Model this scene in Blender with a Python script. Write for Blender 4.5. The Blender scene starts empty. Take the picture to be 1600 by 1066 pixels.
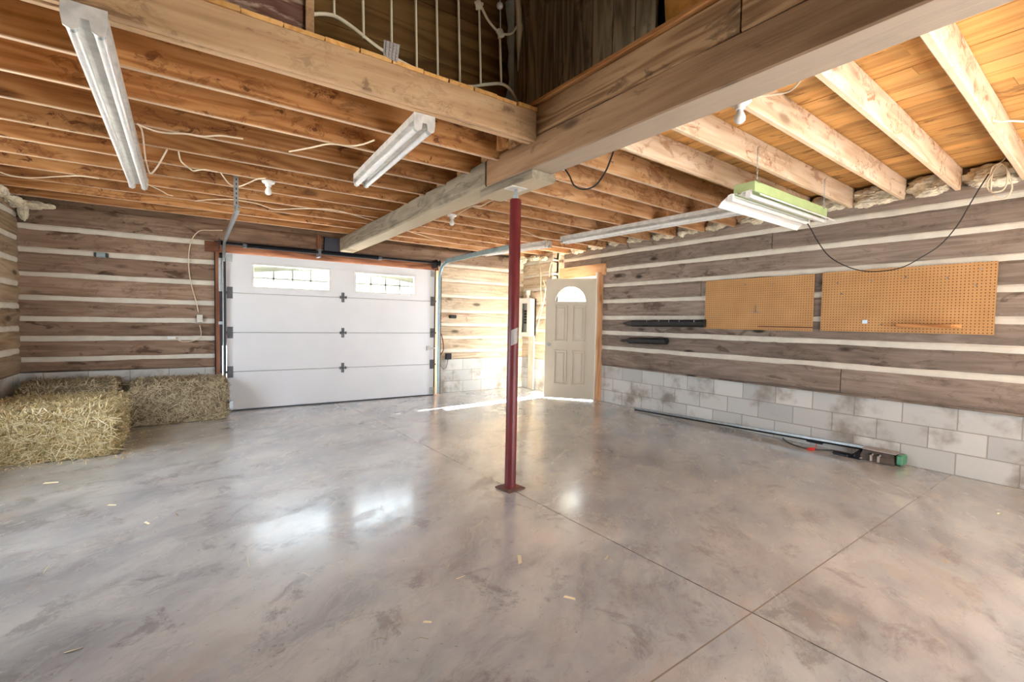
import bpy, bmesh, math, random
from mathutils import Vector, Matrix, noise as mnoise
R_ = math.radians
S = bpy.context.scene
C = bpy.context.scene.collection

# ------------------------------------------------------------------ camera (survey of the room)
FPX, PITCH, ROLL, YAW, CAMH = 731.0, R_(2.42), R_(1.11), R_(34.3), 1.32
def cam_rows():
    cp, sp, cr, sr = math.cos(PITCH), math.sin(PITCH), math.cos(ROLL), math.sin(ROLL)
    M = Matrix(((1, 0, 0), (0, -sp, -cp), (0, cp, -sp)))
    Z = Matrix(((cr, -sr, 0), (sr, cr, 0), (0, 0, 1))) @ M
    c, s = math.cos(YAW), math.sin(YAW)
    return Z @ Matrix(((c, -s, 0), (s, c, 0), (0, 0, 1)))
RC = cam_rows(); RT = RC.transposed(); EYE = Vector((0, 0, CAMH))
def ray(px, py): return RT @ Vector(((px-800)/FPX, (py-533)/FPX, 1))
def onx(px, py, v): d = ray(px, py); return EYE + d*(v/d.x)
def ony(px, py, v): d = ray(px, py); return EYE + d*(v/d.y)
def onz(px, py, v): d = ray(px, py); return EYE + d*((v-CAMH)/d.z)

cd = bpy.data.cameras.new('camera'); cam = bpy.data.objects.new('camera', cd); C.objects.link(cam)
cd.sensor_width = 36; cd.lens = FPX/1600*36; cd.clip_start = 0.05; cd.clip_end = 300
cam.matrix_world = Matrix.Translation(EYE) @ Matrix((RC[0], -RC[1], -RC[2])).transposed().to_4x4()
S.camera = cam

# ------------------------------------------------------------------ node helper
class N:
    def __init__(s, name):
        s.m = bpy.data.materials.new(name); s.m.use_nodes = True
        s.t = s.m.node_tree; s.t.nodes.clear()
        s.out = s.t.nodes.new('ShaderNodeOutputMaterial')
    def put(s, sock, v):
        if v is None: return
        if isinstance(v, bpy.types.NodeSocket): s.t.links.new(v, sock)
        else:
            if isinstance(v, (tuple, list)) and len(v) == 3 and sock.type == 'RGBA': v = (*v, 1)
            sock.default_value = v
    def math(s, op, a, b=None, c=None, clamp=False):
        n = s.t.nodes.new('ShaderNodeMath'); n.operation = op; n.use_clamp = clamp
        s.put(n.inputs[0], a); s.put(n.inputs[1], b)
        if c is not None: s.put(n.inputs[2], c)
        return n.outputs[0]
    def vmath(s, op, a, b=None, sc=None):
        n = s.t.nodes.new('ShaderNodeVectorMath'); n.operation = op
        s.put(n.inputs[0], a); s.put(n.inputs[1], b)
        if sc is not None: s.put(n.inputs['Scale'], sc)
        return n.outputs[0]
    def coord(s, k='Object'): return s.t.nodes.new('ShaderNodeTexCoord').outputs[k]
    def rnd(s): return s.t.nodes.new('ShaderNodeObjectInfo').outputs['Random']
    def attr(s, k='rnd'):
        n = s.t.nodes.new('ShaderNodeAttribute'); n.attribute_name = k; return n.outputs['Fac']
    def noise(s, v, sc, det=3, rough=.55, dist=0.):
        n = s.t.nodes.new('ShaderNodeTexNoise'); s.put(n.inputs['Vector'], v)
        n.inputs['Scale'].default_value = sc; n.inputs['Detail'].default_value = det
        n.inputs['Roughness'].default_value = rough; n.inputs['Distortion'].default_value = dist
        return n.outputs['Fac']
    def voro(s, v, sc, feat='F1'):
        n = s.t.nodes.new('ShaderNodeTexVoronoi'); n.feature = feat; s.put(n.inputs['Vector'], v)
        n.inputs['Scale'].default_value = sc; return n.outputs['Distance']
    def rng(s, v, a, b, c=0., d=1., smooth=True):
        n = s.t.nodes.new('ShaderNodeMapRange'); n.interpolation_type = 'SMOOTHSTEP' if smooth else 'LINEAR'
        for i, x in enumerate((v, a, b, c, d)): s.put(n.inputs[i], x)
        return n.outputs[0]
    def mix(s, f, a, b, bl='MIX'):
        n = s.t.nodes.new('ShaderNodeMix'); n.data_type = 'RGBA'; n.blend_type = bl
        s.put(n.inputs[0], f); s.put(n.inputs[6], a); s.put(n.inputs[7], b); return n.outputs[2]
    def ramp(s, f, stops):
        n = s.t.nodes.new('ShaderNodeValToRGB'); e = n.color_ramp.elements
        while len(e) < len(stops): e.new(.5)
        for x, (p, c) in zip(e, stops): x.position = p; x.color = (*c, 1)
        s.put(n.inputs[0], f); return n.outputs[0]
    def sep(s, v):
        n = s.t.nodes.new('ShaderNodeSeparateXYZ'); s.put(n.inputs[0], v); return n.outputs
    def comb(s, x, y, z):
        n = s.t.nodes.new('ShaderNodeCombineXYZ')
        for i, k in enumerate((x, y, z)): s.put(n.inputs[i], k)
        return n.outputs[0]
    def bump(s, h, st=.3, d=.01):
        n = s.t.nodes.new('ShaderNodeBump'); n.inputs['Strength'].default_value = st
        n.inputs['Distance'].default_value = d; s.put(n.inputs['Height'], h); return n.outputs[0]
    def bsdf(s, col, rough=.6, metal=0., bump=None, spec=.5, **kw):
        b = s.t.nodes.new('ShaderNodeBsdfPrincipled')
        s.put(b.inputs['Base Color'], col); s.put(b.inputs['Roughness'], rough); s.put(b.inputs['Metallic'], metal)
        s.put(b.inputs['Specular IOR Level'], spec)
        if bump is not None: s.put(b.inputs['Normal'], bump)
        for k, v in kw.items(): s.put(b.inputs[k], v)
        s.t.links.new(b.outputs[0], s.out.inputs[0]); return s.m

def lin(r, g, b):
    f = lambda c: ((c/255+.055)/1.055)**2.4 if c/255 > .04045 else c/255/12.92
    return (f(r), f(g), f(b))

def wood(name, dark, mid, light, stain=None, st_amt=.5, knot=.5, rings=9., bump=.35, rough=.7, var=.25, st_lo=.56, rw=.38, edge=None, squig=0.):
    n = N(name); o = n.coord()
    rv = n.math('ADD', n.math('MULTIPLY', n.rnd(), 37.), n.math('MULTIPLY', n.attr(), 83.))
    v = n.vmath('ADD', o, n.comb(rv, n.math('MULTIPLY', rv, 1.7), n.math('MULTIPLY', rv, .6)))
    g = n.noise(n.vmath('MULTIPLY', v, (.55, 5., 5.)), 1., 2.5, .5, .25)
    wv = n.math('ADD', n.math('MULTIPLY', n.math('SINE', n.math('MULTIPLY', g, rings*6.28)), .5), .5)
    fib = n.noise(n.vmath('MULTIPLY', v, (2.6, 70., 70.)), 1., 4, .65)
    blot = n.noise(n.vmath('MULTIPLY', v, (.9, 2.5, 2.5)), 1., 3, .6)
    f = n.math('ADD', n.math('MULTIPLY', wv, rw), n.math('ADD', n.math('MULTIPLY', fib, .42), n.math('MULTIPLY', blot, .35+(.38-rw))))
    col = n.ramp(f, [(.28, dark), (.55, mid), (.85, light)])
    kn = n.voro(n.vmath('MULTIPLY', v, (1.7, 4.6, 4.6)), 1.)
    kn = n.math('MULTIPLY', n.rng(kn, .07, .2, 1, 0), knot)
    col = n.mix(kn, col, tuple(c*.32 for c in dark))
    if stain:
        sn = n.noise(n.vmath('MULTIPLY', v, (3.2, 6., 8.)), 1., 5, .62, .7)
        sg = n.noise(n.vmath('MULTIPLY', v, (.8, .8, .8)), 1., 1, .5)
        sm = n.math('MULTIPLY', n.rng(n.math('ADD', sn, n.math('MULTIPLY', n.math('SUBTRACT', sg, .5), .35)), st_lo, st_lo+.09), st_amt)
        col = n.mix(sm, col, stain)
    if squig:
        q1 = n.noise(n.vmath('MULTIPLY', v, (7.5, 9., 13.)), 1., 3, .6, 1.1)
        q2 = n.noise(n.vmath('MULTIPLY', v, (1.9, 2., 3.)), 1., 2, .6)
        ln = n.math('MULTIPLY', n.rng(n.math('ABSOLUTE', n.math('SUBTRACT', q1, .56)), .01, .06, .55, 0), n.rng(q2, .47, .56))
        ln = n.math('MAXIMUM', ln, n.math('MULTIPLY', n.rng(q1, .6, .67), n.rng(q2, .40, .5)))
        col = n.mix(n.math('MULTIPLY', ln, squig), col, stain)
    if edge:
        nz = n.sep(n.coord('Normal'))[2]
        col = n.mix(n.rng(nz, -.9, -.6, .92, 0), col, n.mix(.25, edge, col))  # downward faces lightened: light bounced off the floor, painted into the wood
    # tone of each piece
    tr = n.math('FRACT', n.math('MULTIPLY', rv, 3.71))
    col = n.mix(1., col, n.comb(*[n.rng(tr, 0, 1, 1-var, 1+var*.35, False)]*3), 'MULTIPLY')
    h = n.math('ADD', n.math('MULTIPLY', fib, .8), n.math('MULTIPLY', wv, .25))
    return n.bsdf(col, rough, 0, n.bump(h, bump, .006), .25)

def plain(name, col, rough=.5, metal=0., mott=.12, sc=9., bump=.05, spec=.5, **kw):
    n = N(name); o = n.coord()
    k = n.noise(o, sc, 4, .6)
    c = n.mix(1., col, n.comb(*[n.rng(k, .3, .7, 1-mott, 1+mott*.3)]*3), 'MULTIPLY')
    return n.bsdf(c, rough, metal, n.bump(n.noise(o, sc*9, 2), bump, .003), spec, **kw)

M = {}
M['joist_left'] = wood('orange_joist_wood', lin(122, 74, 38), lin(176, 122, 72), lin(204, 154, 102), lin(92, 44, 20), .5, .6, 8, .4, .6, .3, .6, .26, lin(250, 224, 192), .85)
M['joist_right'] = wood('pale_joist_wood', lin(190, 154, 122), lin(224, 197, 168), lin(240, 220, 198), lin(158, 98, 56), .5, .6, 6, .35, .65, .14, .6, .22, lin(242, 214, 180), .75)  # near joists: strong light there partly painted in as paler wood
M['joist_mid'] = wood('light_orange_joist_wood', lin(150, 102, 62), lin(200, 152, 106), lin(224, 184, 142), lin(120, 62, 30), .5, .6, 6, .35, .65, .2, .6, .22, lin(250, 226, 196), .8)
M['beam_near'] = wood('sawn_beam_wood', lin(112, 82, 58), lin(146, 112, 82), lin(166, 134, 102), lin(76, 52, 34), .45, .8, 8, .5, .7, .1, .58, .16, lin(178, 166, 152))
M['beam_rim'] = wood('header_plank_wood', lin(104, 74, 48), lin(152, 116, 82), lin(178, 144, 108), lin(52, 34, 22), .6, 1., 10, .5, .7, .1)
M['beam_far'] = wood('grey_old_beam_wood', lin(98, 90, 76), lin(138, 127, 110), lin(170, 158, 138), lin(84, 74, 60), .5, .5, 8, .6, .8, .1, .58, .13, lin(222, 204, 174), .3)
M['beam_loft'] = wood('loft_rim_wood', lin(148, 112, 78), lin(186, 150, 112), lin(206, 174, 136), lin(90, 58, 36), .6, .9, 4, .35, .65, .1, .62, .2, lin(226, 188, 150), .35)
M['log_back'] = wood('hewn_log_wood', lin(104, 82, 66), lin(150, 124, 104), lin(182, 158, 138), lin(70, 48, 34), .7, .6, 7, .8, .85, .22, .6, .13, None, .4)
M['log_right'] = wood('grey_log_wood', lin(102, 90, 80), lin(142, 127, 115), lin(172, 157, 145), lin(78, 60, 48), .6, 1., 8, .8, .85, .2, .6, .13, None, .35)
M['log_pale'] = wood('pale_sunlit_log_wood', lin(150, 128, 104), lin(200, 182, 156), lin(226, 212, 190), lin(110, 80, 54), .5, .8, 7, .7, .85, .15, .62, .13, None, .3)  # corner logs made paler: bounced sunlight partly painted into the wood colour
M['log_left'] = wood('tan_log_wood', lin(110, 90, 68), lin(166, 144, 116), lin(190, 170, 144), lin(104, 74, 48), .6, .8, 7, .7, .85, .2, .58, .15)
M['deck'] = wood('orange_deck_boards', lin(184, 124, 64), lin(222, 168, 98), lin(236, 190, 124), lin(110, 66, 30), .6, .5, 6, .3, .55, .26, .6, .2)
M['orange_trim'] = wood('orange_frame_wood', lin(94, 58, 38), lin(132, 84, 58), lin(152, 104, 76), lin(120, 60, 30), .3, .6, 6, .2, .6, .1)
M['door_trim'] = wood('fresh_pine_wood', lin(186, 132, 90), lin(216, 164, 120), lin(230, 186, 146), None, 0, .7, 6, .2, .6, .08)
M['plank_loft'] = wood('weathered_loft_planks', lin(104, 92, 72), lin(158, 142, 116), lin(184, 168, 140), lin(70, 60, 46), .5, .6, 8, .5, .85, .3)
M['loft_brown'] = wood('brown_loft_boarding', lin(88, 62, 32), lin(118, 86, 48), lin(134, 102, 60), None, 0, .2, 5, .3, .9, .1)
M['plywood'] = wood('orange_plywood', lin(150, 96, 40), lin(182, 124, 56), lin(196, 140, 72), None, 0, .3, 4, .1, .6, .1)
M['rough_board'] = wood('rough_mottled_board', lin(96, 78, 66), lin(150, 128, 110), lin(176, 154, 136), lin(90, 50, 40), .8, .3, 12, .8, .9, .1, .5)
M['shelf'] = wood('small_shelf_wood', lin(150, 96, 52), lin(182, 126, 76), lin(204, 150, 96), None, 0, .3, 6, .2, .6, .1)
M['chink'] = plain('lime_chinking', lin(222, 217, 204), .9, 0, .12, 5, .4, .2)
M['door_white'] = plain('white_garage_door_skin', lin(228, 230, 234), .45, 0, .035, 1.5, .04)
M['white_pl'] = plain('white_plastic', lin(232, 232, 228), .4, 0, .05)
M['white_metal'] = plain('dusty_white_enamel', lin(212, 208, 202), .4, 0, .22, 14)
M['tube_glass'] = plain('fluorescent_tube_glass', lin(238, 238, 236), .16, 0, .1, 20, 0., .6)
M['galv'] = plain('galvanised_steel', lin(176, 182, 184), .38, .85, .2, 20)
M['hinge'] = plain('dull_grey_hinge_steel', lin(104, 106, 110), .5, .5, .2, 20)
M['galv_blue'] = plain('blueish_galvanised_track', lin(164, 190, 198), .35, .6, .15, 10)
M['dark_metal'] = plain('dark_oiled_steel', lin(40, 42, 50), .4, .6, .2)
M['black'] = plain('black_plastic', lin(24, 24, 26), .45, 0, .3)
M['black_cover'] = plain('black_wrinkled_wrap', lin(34, 33, 33), .5, 0, .5, 25, .6)
M['red'] = plain('worn_red_paint', lin(112, 38, 40), .42, 0, .22, 7)
M['rust'] = plain('rusty_plate', lin(120, 84, 70), .8, .2, .35, 16)
M['green'] = plain('pale_green_enamel', lin(176, 196, 138), .45, 0, .1, 8)
M['beige'] = plain('beige_door_paint', lin(204, 193, 172), .45, 0, .05, 2)
M['cable'] = plain('cream_cable_sheath', lin(236, 218, 190), .5)
M['bed'] = plain('cream_bed_paint', lin(230, 220, 190), .5, 0, .1)
M['foam'] = plain('pale_blue_foam_edge', lin(214, 228, 232), .8, 0, .15, 20, .5)
M['brown_box'] = plain('dull_brown_shell', lin(88, 74, 62), .6, 0, .4, 20)
M['green_lens'] = plain('green_translucent_lens', lin(70, 140, 104), .3, 0, .2)
M['red_tag'] = plain('red_tag', lin(226, 50, 40), .5)
M['box_grey'] = plain('grey_breaker_interior', lin(150, 150, 144), .5, 0, .2)
M['tape'] = plain('grey_tape', lin(168, 160, 156), .5)
M['wool'] = plain('mineral_wool', lin(240, 230, 206), .95, 0, .35, 12, .6, .1)
n = N('window_glass')
tr = n.t.nodes.new('ShaderNodeBsdfTransparent'); tr.inputs[0].default_value = (.95, .97, .97, 1)
gl = n.t.nodes.new('ShaderNodeBsdfGlossy'); gl.inputs['Roughness'].default_value = .05
ms = n.t.nodes.new('ShaderNodeMixShader'); ms.inputs[0].default_value = .08
n.t.links.new(tr.outputs[0], ms.inputs[1]); n.t.links.new(gl.outputs[0], ms.inputs[2]); n.t.links.new(ms.outputs[0], n.out.inputs[0])
M['glass'] = n.m

def block_mat(name, offx):
    n = N(name); o = n.coord(); s = n.sep(o)
    b = n.t.nodes.new('ShaderNodeTexBrick')
    n.put(b.inputs['Vector'], n.comb(n.math('ADD', s[0], offx), s[2], 0.))
    b.inputs['Scale'].default_value = 1.; b.inputs['Mortar Size'].default_value = .006
    b.inputs['Mortar Smooth'].default_value = .4; b.inputs['Bias'].default_value = 0
    b.inputs['Brick Width'].default_value = .4; b.inputs['Row Height'].default_value = .203
    b.inputs['Color1'].default_value = (*lin(214, 214, 210), 1); b.inputs['Color2'].default_value = (*lin(186, 187, 185), 1)
    b.inputs['Mortar'].default_value = (*lin(166, 162, 156), 1)
    k = n.noise(o, 2.3, 5, .6); c = n.mix(n.rng(k, .48, .7), b.outputs['Color'], lin(150, 142, 132))
    c = n.mix(n.rng(n.voro(n.vmath('MULTIPLY', o, (1.6, 1.6, 4)), 1.), .04, .2, .45, 0), c, lin(120, 108, 96))
    h = n.math('ADD', n.math('MULTIPLY', b.outputs['Fac'], -1.2), n.math('MULTIPLY', n.noise(o, 130, 3), .5))
    return n.bsdf(c, .85, 0, n.bump(h, .5, .008), .2)
M['block'] = block_mat('painted_concrete_block', .07)

def floor_mat():
    n = N('polished_concrete'); o = n.coord(); s = n.sep(o)
    w = n.noise(o, 1.3, 4, .6)
    ang = n.comb(n.math('ADD', n.math('MULTIPLY', s[0], .85), n.math('MULTIPLY', s[1], .5)), n.math('SUBTRACT', n.math('MULTIPLY', s[1], .85), n.math('MULTIPLY', s[0], .5)), 0.)
    wv = n.vmath('ADD', n.vmath('MULTIPLY', ang, (1., 1.9, 1.)), n.comb(n.math('MULTIPLY', w, .5), n.math('MULTIPLY', w, .8), 0.))
    a = n.noise(wv, .8, 9, .66, .15)
    c = n.ramp(a, [(.3, lin(150, 151, 154)), (.47, lin(182, 182, 183)), (.6, lin(204, 203, 200)), (.75, lin(220, 218, 213))])
    d = n.noise(n.vmath('MULTIPLY', n.vmath('ADD', wv, (9, 4, 0)), (1., 1.5, 1.)), 1.5, 10, .74, .25)
    c = n.mix(n.math('MULTIPLY', n.rng(d, .49, .64), .62), c, lin(132, 129, 130))
    d2 = n.noise(n.vmath('ADD', wv, (3, 14, 0)), 1.0, 8, .68, .3)
    c = n.mix(n.math('MULTIPLY', n.rng(d2, .53, .68), .45), c, lin(190, 174, 158))
    d3 = n.noise(n.vmath('ADD', ang, (31, 4, 0)), 3.1, 9, .75, .4)
    c = n.mix(n.math('MULTIPLY', n.rng(d3, .53, .64), .5), c, lin(112, 107, 106))
    sp = n.noise(o, 42, 2, .6); c = n.mix(n.rng(sp, .68, .74, 0, .5), c, lin(96, 88, 82))
    def joint(k, wd):
        return n.rng(n.math('ABSOLUTE', k), wd*.6, wd*1.4, 1, 0)
    j1 = joint(n.math('SUBTRACT', s[0], n.math('SUBTRACT', 2.155, n.math('MULTIPLY', s[1], .0335))), .0035)
    j2 = joint(n.math('SUBTRACT', s[1], n.math('ADD', 1.035, n.math('MULTIPLY', s[0], .031))), .0035)
    j3 = joint(n.math('SUBTRACT', s[1], n.math('ADD', 4.415, n.math('MULTIPLY', s[0], .025))), .003)
    c = n.mix(j1, c, lin(62, 58, 56)); c = n.mix(n.math('MULTIPLY', j2, .8), c, lin(128, 108, 88)); c = n.mix(n.math('MULTIPLY', j3, .6), c, lin(110, 106, 102))
    jj = n.math('MAXIMUM', n.math('MAXIMUM', j1, j2), j3)
    r = n.math('ADD', n.rng(a, .3, .7, .15, .25), n.math('MULTIPLY', n.rng(d, .5, .66), .22))
    h = n.math('SUBTRACT', n.math('MULTIPLY', d, .35), jj)
    return n.bsdf(c, r, 0, n.bump(h, .3, .004), .8, **{'Coat Weight': .7, 'Coat Roughness': .17})
M['floor'] = floor_mat()

def peg_mat():
    n = N('perforated_hardboard'); o = n.coord(); s = n.sep(o)
    fx = n.math('SUBTRACT', n.math('FRACT', n.math('DIVIDE', s[0], .0268)), .5)
    fz = n.math('SUBTRACT', n.math('FRACT', n.math('DIVIDE', s[2], .0268)), .5)
    d = n.math('SQRT', n.math('ADD', n.math('MULTIPLY', fx, fx), n.math('MULTIPLY', fz, fz)))
    hole = n.rng(d, .15, .2, 1, 0)
    k = n.noise(o, 3, 4, .6)
    c = n.ramp(k, [(.3, lin(186, 140, 90)), (.7, lin(202, 156, 104))])
    return n.bsdf(n.mix(hole, c, lin(96, 60, 28)), .6, 0, n.bump(hole, .4, -.003), .3)
M['peg'] = peg_mat()

def straw_mat(name, stops):
    n = N(name); return n.bsdf(n.ramp(n.attr(), stops), .7, 0, None, .3)
M['straw'] = straw_mat('golden_straw', [(0, lin(110, 90, 48)), (.2, lin(186, 160, 106)), (.5, lin(224, 202, 150)), (.85, lin(242, 228, 194)), (1, lin(150, 146, 92))])
M['straw2'] = straw_mat('dull_old_straw', [(0, lin(96, 82, 60)), (.3, lin(160, 140, 108)), (.65, lin(200, 184, 152)), (1, lin(214, 200, 168))])

# ------------------------------------------------------------------ mesh builder
class MB:
    def __init__(s): s.v = []; s.f = []; s.r = []; s.smooth = []
    def add(s, vs, fs, r=0., sm=False):
        b = len(s.v); s.v += [tuple(v) for v in vs]
        for f in fs: s.f.append([b+i for i in f]); s.r.append(r); s.smooth.append(sm)
    def box(s, x0, x1, y0, y1, z0, z1, r=0., bev=0.):
        if bev <= 0:
            s.add([(x0,y0,z0),(x1,y0,z0),(x1,y1,z0),(x0,y1,z0),(x0,y0,z1),(x1,y0,z1),(x1,y1,z1),(x0,y1,z1)],
                  [(3,2,1,0),(4,5,6,7),(0,1,5,4),(1,2,6,5),(2,3,7,6),(3,0,4,7)], r)
        else:
            bm = bmesh.new(); bmesh.ops.create_cube(bm, size=1)
            for v in bm.verts: v.co = Vector(((x0+x1)/2+v.co.x*(x1-x0), (y0+y1)/2+v.co.y*(y1-y0), (z0+z1)/2+v.co.z*(z1-z0)))
            bmesh.ops.bevel(bm, geom=bm.edges[:], offset=bev, segments=1, affect='EDGES')
            s.frombm(bm, r)
        return s
    def frombm(s, bm, r=0., sm=False):
        bm.verts.index_update()
        s.add([v.co[:] for v in bm.verts], [[v.index for v in f.verts] for f in bm.faces], r, sm); bm.free()
    def tube(s, pts, rad, seg=8, r=0., cap=True):
        pts = [Vector(p) for p in pts]; n = len(pts); rings = []
        rad = rad if isinstance(rad, (list, tuple)) else [rad]*n
        up = None; vs = []
        for i, p in enumerate(pts):
            d = (pts[min(i+1, n-1)]-pts[max(i-1, 0)]).normalized()
            if up is None: up = d.orthogonal().normalized()
            up = (up-d*up.dot(d)); up = up.normalized() if up.length > 1e-6 else d.orthogonal().normalized()
            q = d.cross(up)
            vs += [p+(up*math.cos(a)+q*math.sin(a))*rad[i] for a in (2*math.pi*k/seg for k in range(seg))]
        fs = [(i*seg+k, i*seg+(k+1) % seg, (i+1)*seg+(k+1) % seg, (i+1)*seg+k) for i in range(n-1) for k in range(seg)]
        if cap: fs += [tuple(range(seg-1, -1, -1)), tuple((n-1)*seg+k for k in range(seg))]
        s.add(vs, fs, r, True); return s
    def sphere(s, c, rad, sc=(1, 1, 1), r=0., seg=12):
        bm = bmesh.new(); bmesh.ops.create_uvsphere(bm, u_segments=seg, v_segments=seg//2+2, radius=rad)
        for v in bm.verts: v.co = Vector((c[0]+v.co.x*sc[0], c[1]+v.co.y*sc[1], c[2]+v.co.z*sc[2]))
        s.frombm(bm, r, True); return s
    def lathe(s, c, prof, seg=16, axis='z', r=0.):
        vs = []
        for rad, h in prof:
            for k in range(seg):
                a = 2*math.pi*k/seg; u, w = rad*math.cos(a), rad*math.sin(a)
                vs.append({'z': (c[0]+u, c[1]+w, c[2]+h), 'x': (c[0]+h, c[1]+u, c[2]+w), 'y': (c[0]+u, c[1]+h, c[2]+w)}[axis])
        m = len(prof)
        fs = [(i*seg+k, i*seg+(k+1) % seg, (i+1)*seg+(k+1) % seg, (i+1)*seg+k) for i in range(m-1) for k in range(seg)]
        fs += [tuple(range(seg-1, -1, -1)), tuple((m-1)*seg+k for k in range(seg))]
        s.add(vs, fs, r, True); return s
    def prism(s, poly, y0, y1, r=0.):          # polygon in (x,z), extruded along y
        n = len(poly)
        s.add([(x, y0, z) for x, z in poly]+[(x, y1, z) for x, z in poly],
              [tuple(range(n)), tuple(range(2*n-1, n-1, -1))]+[((i+1) % n, i, n+i, n+(i+1) % n) for i in range(n)], r); return s
    def build(s, name, mat, parent=None, loc=None, rot=None, fix=True):
        me = bpy.data.meshes.new(name); me.from_pydata(s.v, [], s.f)
        a = me.attributes.new('rnd', 'FLOAT', 'FACE'); a.data.foreach_set('value', s.r)
        me.polygons.foreach_set('use_smooth', s.smooth)
        me.materials.append(mat)
        if fix:
            bm = bmesh.new(); bm.from_mesh(me); bmesh.ops.recalc_face_normals(bm, faces=bm.faces[:]); bm.to_mesh(me); bm.free()
        if any(s.smooth):
            try: me.set_sharp_from_angle(angle=R_(50))
            except Exception: pass
        o = bpy.data.objects.new(name, me); C.objects.link(o)
        if parent: o.parent = parent
        if loc: o.location = loc
        if rot: o.rotation_euler = rot
        return o

def tag(o, label, cat, group=None, kind=None):
    o['label'] = label; o['category'] = cat
    if group: o['group'] = group
    if kind: o['kind'] = kind
    return o
def struct(o): o['kind'] = 'structure'; return o
def thing(name, loc, label, cat, rz=0., group=None, rot=None):
    o = bpy.data.objects.new(name, None); o.empty_display_size = .05; C.objects.link(o)
    o.location = loc; o.rotation_euler = rot or (0, 0, rz)
    return tag(o, label, cat, group)
def dup(root, loc, rz, label):
    def cp(o, par):
        c = o.copy(); C.objects.link(c); c.parent = par
        for ch in list(o.children): cp(ch, c)
        return c
    r = cp(root, None); r.location = loc; r.rotation_euler = (0, 0, rz); r['label'] = label
    return r

def timber(name, p0, p1, w, h, mat, label, cat, group=None, wob=.003, seed=0, bev=.005):
    """a sawn timber: p0,p1 = centre of the bottom face at both ends; local x runs along it"""
    p0, p1 = Vector(p0), Vector(p1); L = (p1-p0).length; n = max(2, int(L/.25))
    sec = [(-w/2+bev, 0), (w/2-bev, 0), (w/2, bev), (w/2, h-bev), (w/2-bev, h), (-w/2+bev, h), (-w/2, h-bev), (-w/2, bev)]
    vs = []; m = len(sec)
    for i in range(n+1):
        x = L*i/n
        for k, (y, z) in enumerate(sec):
            q = Vector((x*1.3+seed*7.7, y*4, z*4+seed))
            vs.append((x, y+mnoise.noise(q)*wob, z+mnoise.noise(q+Vector((5, 5, 5)))*wob))
    fs = [(i*m+k, i*m+(k+1) % m, (i+1)*m+(k+1) % m, (i+1)*m+k) for i in range(n) for k in range(m)]
    fs += [tuple(range(m-1, -1, -1)), tuple(n*m+k for k in range(m))]
    mb = MB(); mb.add(vs, fs)
    o = mb.build(name, mat, None, p0, (0, -math.asin((p1.z-p0.z)/L), math.atan2(p1.y-p0.y, p1.x-p0.x)))
    return tag(o, label, cat, group) if label else o

# ------------------------------------------------------------------ log walls, local frame: x along the wall, y into the wall, z up
def log_strip(mb, x0, x1, z0, z1, seed, depth=.14):
    n = max(2, int((x1-x0)/.07)); rows = [0, .05, .16, .35, .6, .82, .94, 1.]
    vs = []; m = len(rows)+2
    for i in range(n+1):
        x = x0+(x1-x0)*i/n
        wt = mnoise.noise(Vector((x*1.1, seed*3.3, 0)))*.012+mnoise.noise(Vector((x*7, seed*3.3, 4)))*.005
        wb = mnoise.noise(Vector((x*1.1, seed*3.3, 9)))*.012+mnoise.noise(Vector((x*7, seed*3.3, 14)))*.005
        zz0, zz1 = z0+wb, z1+wt
        vs.append((x, depth, zz0))
        for k in rows:
            e = min(k, 1-k); bul = -.006+(.030*(1-min(e/.14, 1))**2)
            q = Vector((x*2.1, seed*5.1, k*2.2))
            vs.append((x, bul+mnoise.noise(q)*.012+mnoise.noise(q*5)*.003, zz0+(zz1-zz0)*k))
        vs.append((x, depth, zz1))
    fs = [(i*m+k, (i+1)*m+k, (i+1)*m+k+1, i*m+k+1) for i in range(n) for k in range(m-1)]
    fs += [tuple(range(m)), tuple(n*m+k for k in range(m-1, -1, -1))]
    b = len(mb.v); mb.add(vs, fs, (seed*.377) % 1., False)
def log_wall(name, loc, rz, spans, mort, ztop, zbase, lmat, seed=1, thick=.22, splits=()):
    """spans = [(x0,x1,zlo,zhi)] solid stretches of log; mort = heights of the chinking joints"""
    mb = MB(); ck = MB(); bk = MB()
    edges = [zbase]+sorted(mort)+[ztop]
    for a, b, lo, hi in spans:
        for i in range(len(edges)-1):
            z0 = edges[i]+(.02 if i else 0); z1 = edges[i+1]-(.02 if i < len(edges)-2 else 0)
            if z1 <= lo+.03 or z0 >= hi-.03: continue
            z0 = max(z0, lo); z1 = min(z1, hi); ins = 0.
            cuts = [a]+[c for c, r in splits if a < c < b and r == i]+[b]
            for q in range(len(cuts)-1):
                log_strip(mb, cuts[q]+(.004 if q else 0), cuts[q+1]-(.0 if q == len(cuts)-2 else .004), z0, z1, seed+i*1.7+a*.9+q*2.3)
        for z in mort:
            if lo+.02 < z < hi-.02:
                n = max(2, int((b-a)/.06)); vs = []
                xa, xb = a+.0, b-.0
                for i in range(n+1):
                    x = xa+(xb-xa)*i/n; w = mnoise.noise(Vector((x*1.5, z*9, seed)))*.007+mnoise.noise(Vector((x*9, z*9, seed)))*.004
                    for y, dz in ((.10, -.042), (.006, -.034), (.001, -.015), (.001, .012), (.012, .034), (.10, .042)): vs.append((x, y+w, z+dz+w*.6))
                fs = [(i*6+k, (i+1)*6+k, (i+1)*6+k+1, i*6+k+1) for i in range(n) for k in range(5)]+[tuple(range(6)), tuple(n*6+k for k in range(5, -1, -1))]
                ck.add(vs, fs)
        bk.box(a, b, .10, thick, lo, hi)
    o = struct(mb.build(name, lmat, None, loc, (0, 0, rz)))
    ck.build('chinking', M['chink'], o); bk.build('wall_core', lmat, o)
    return o
def block_base(o, spans, h=.607):
    mb = MB()
    for a, b in spans: mb.box(a, b, .012, .24, 0, h)
    return mb.build('block_course', M['block'], o)

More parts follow.
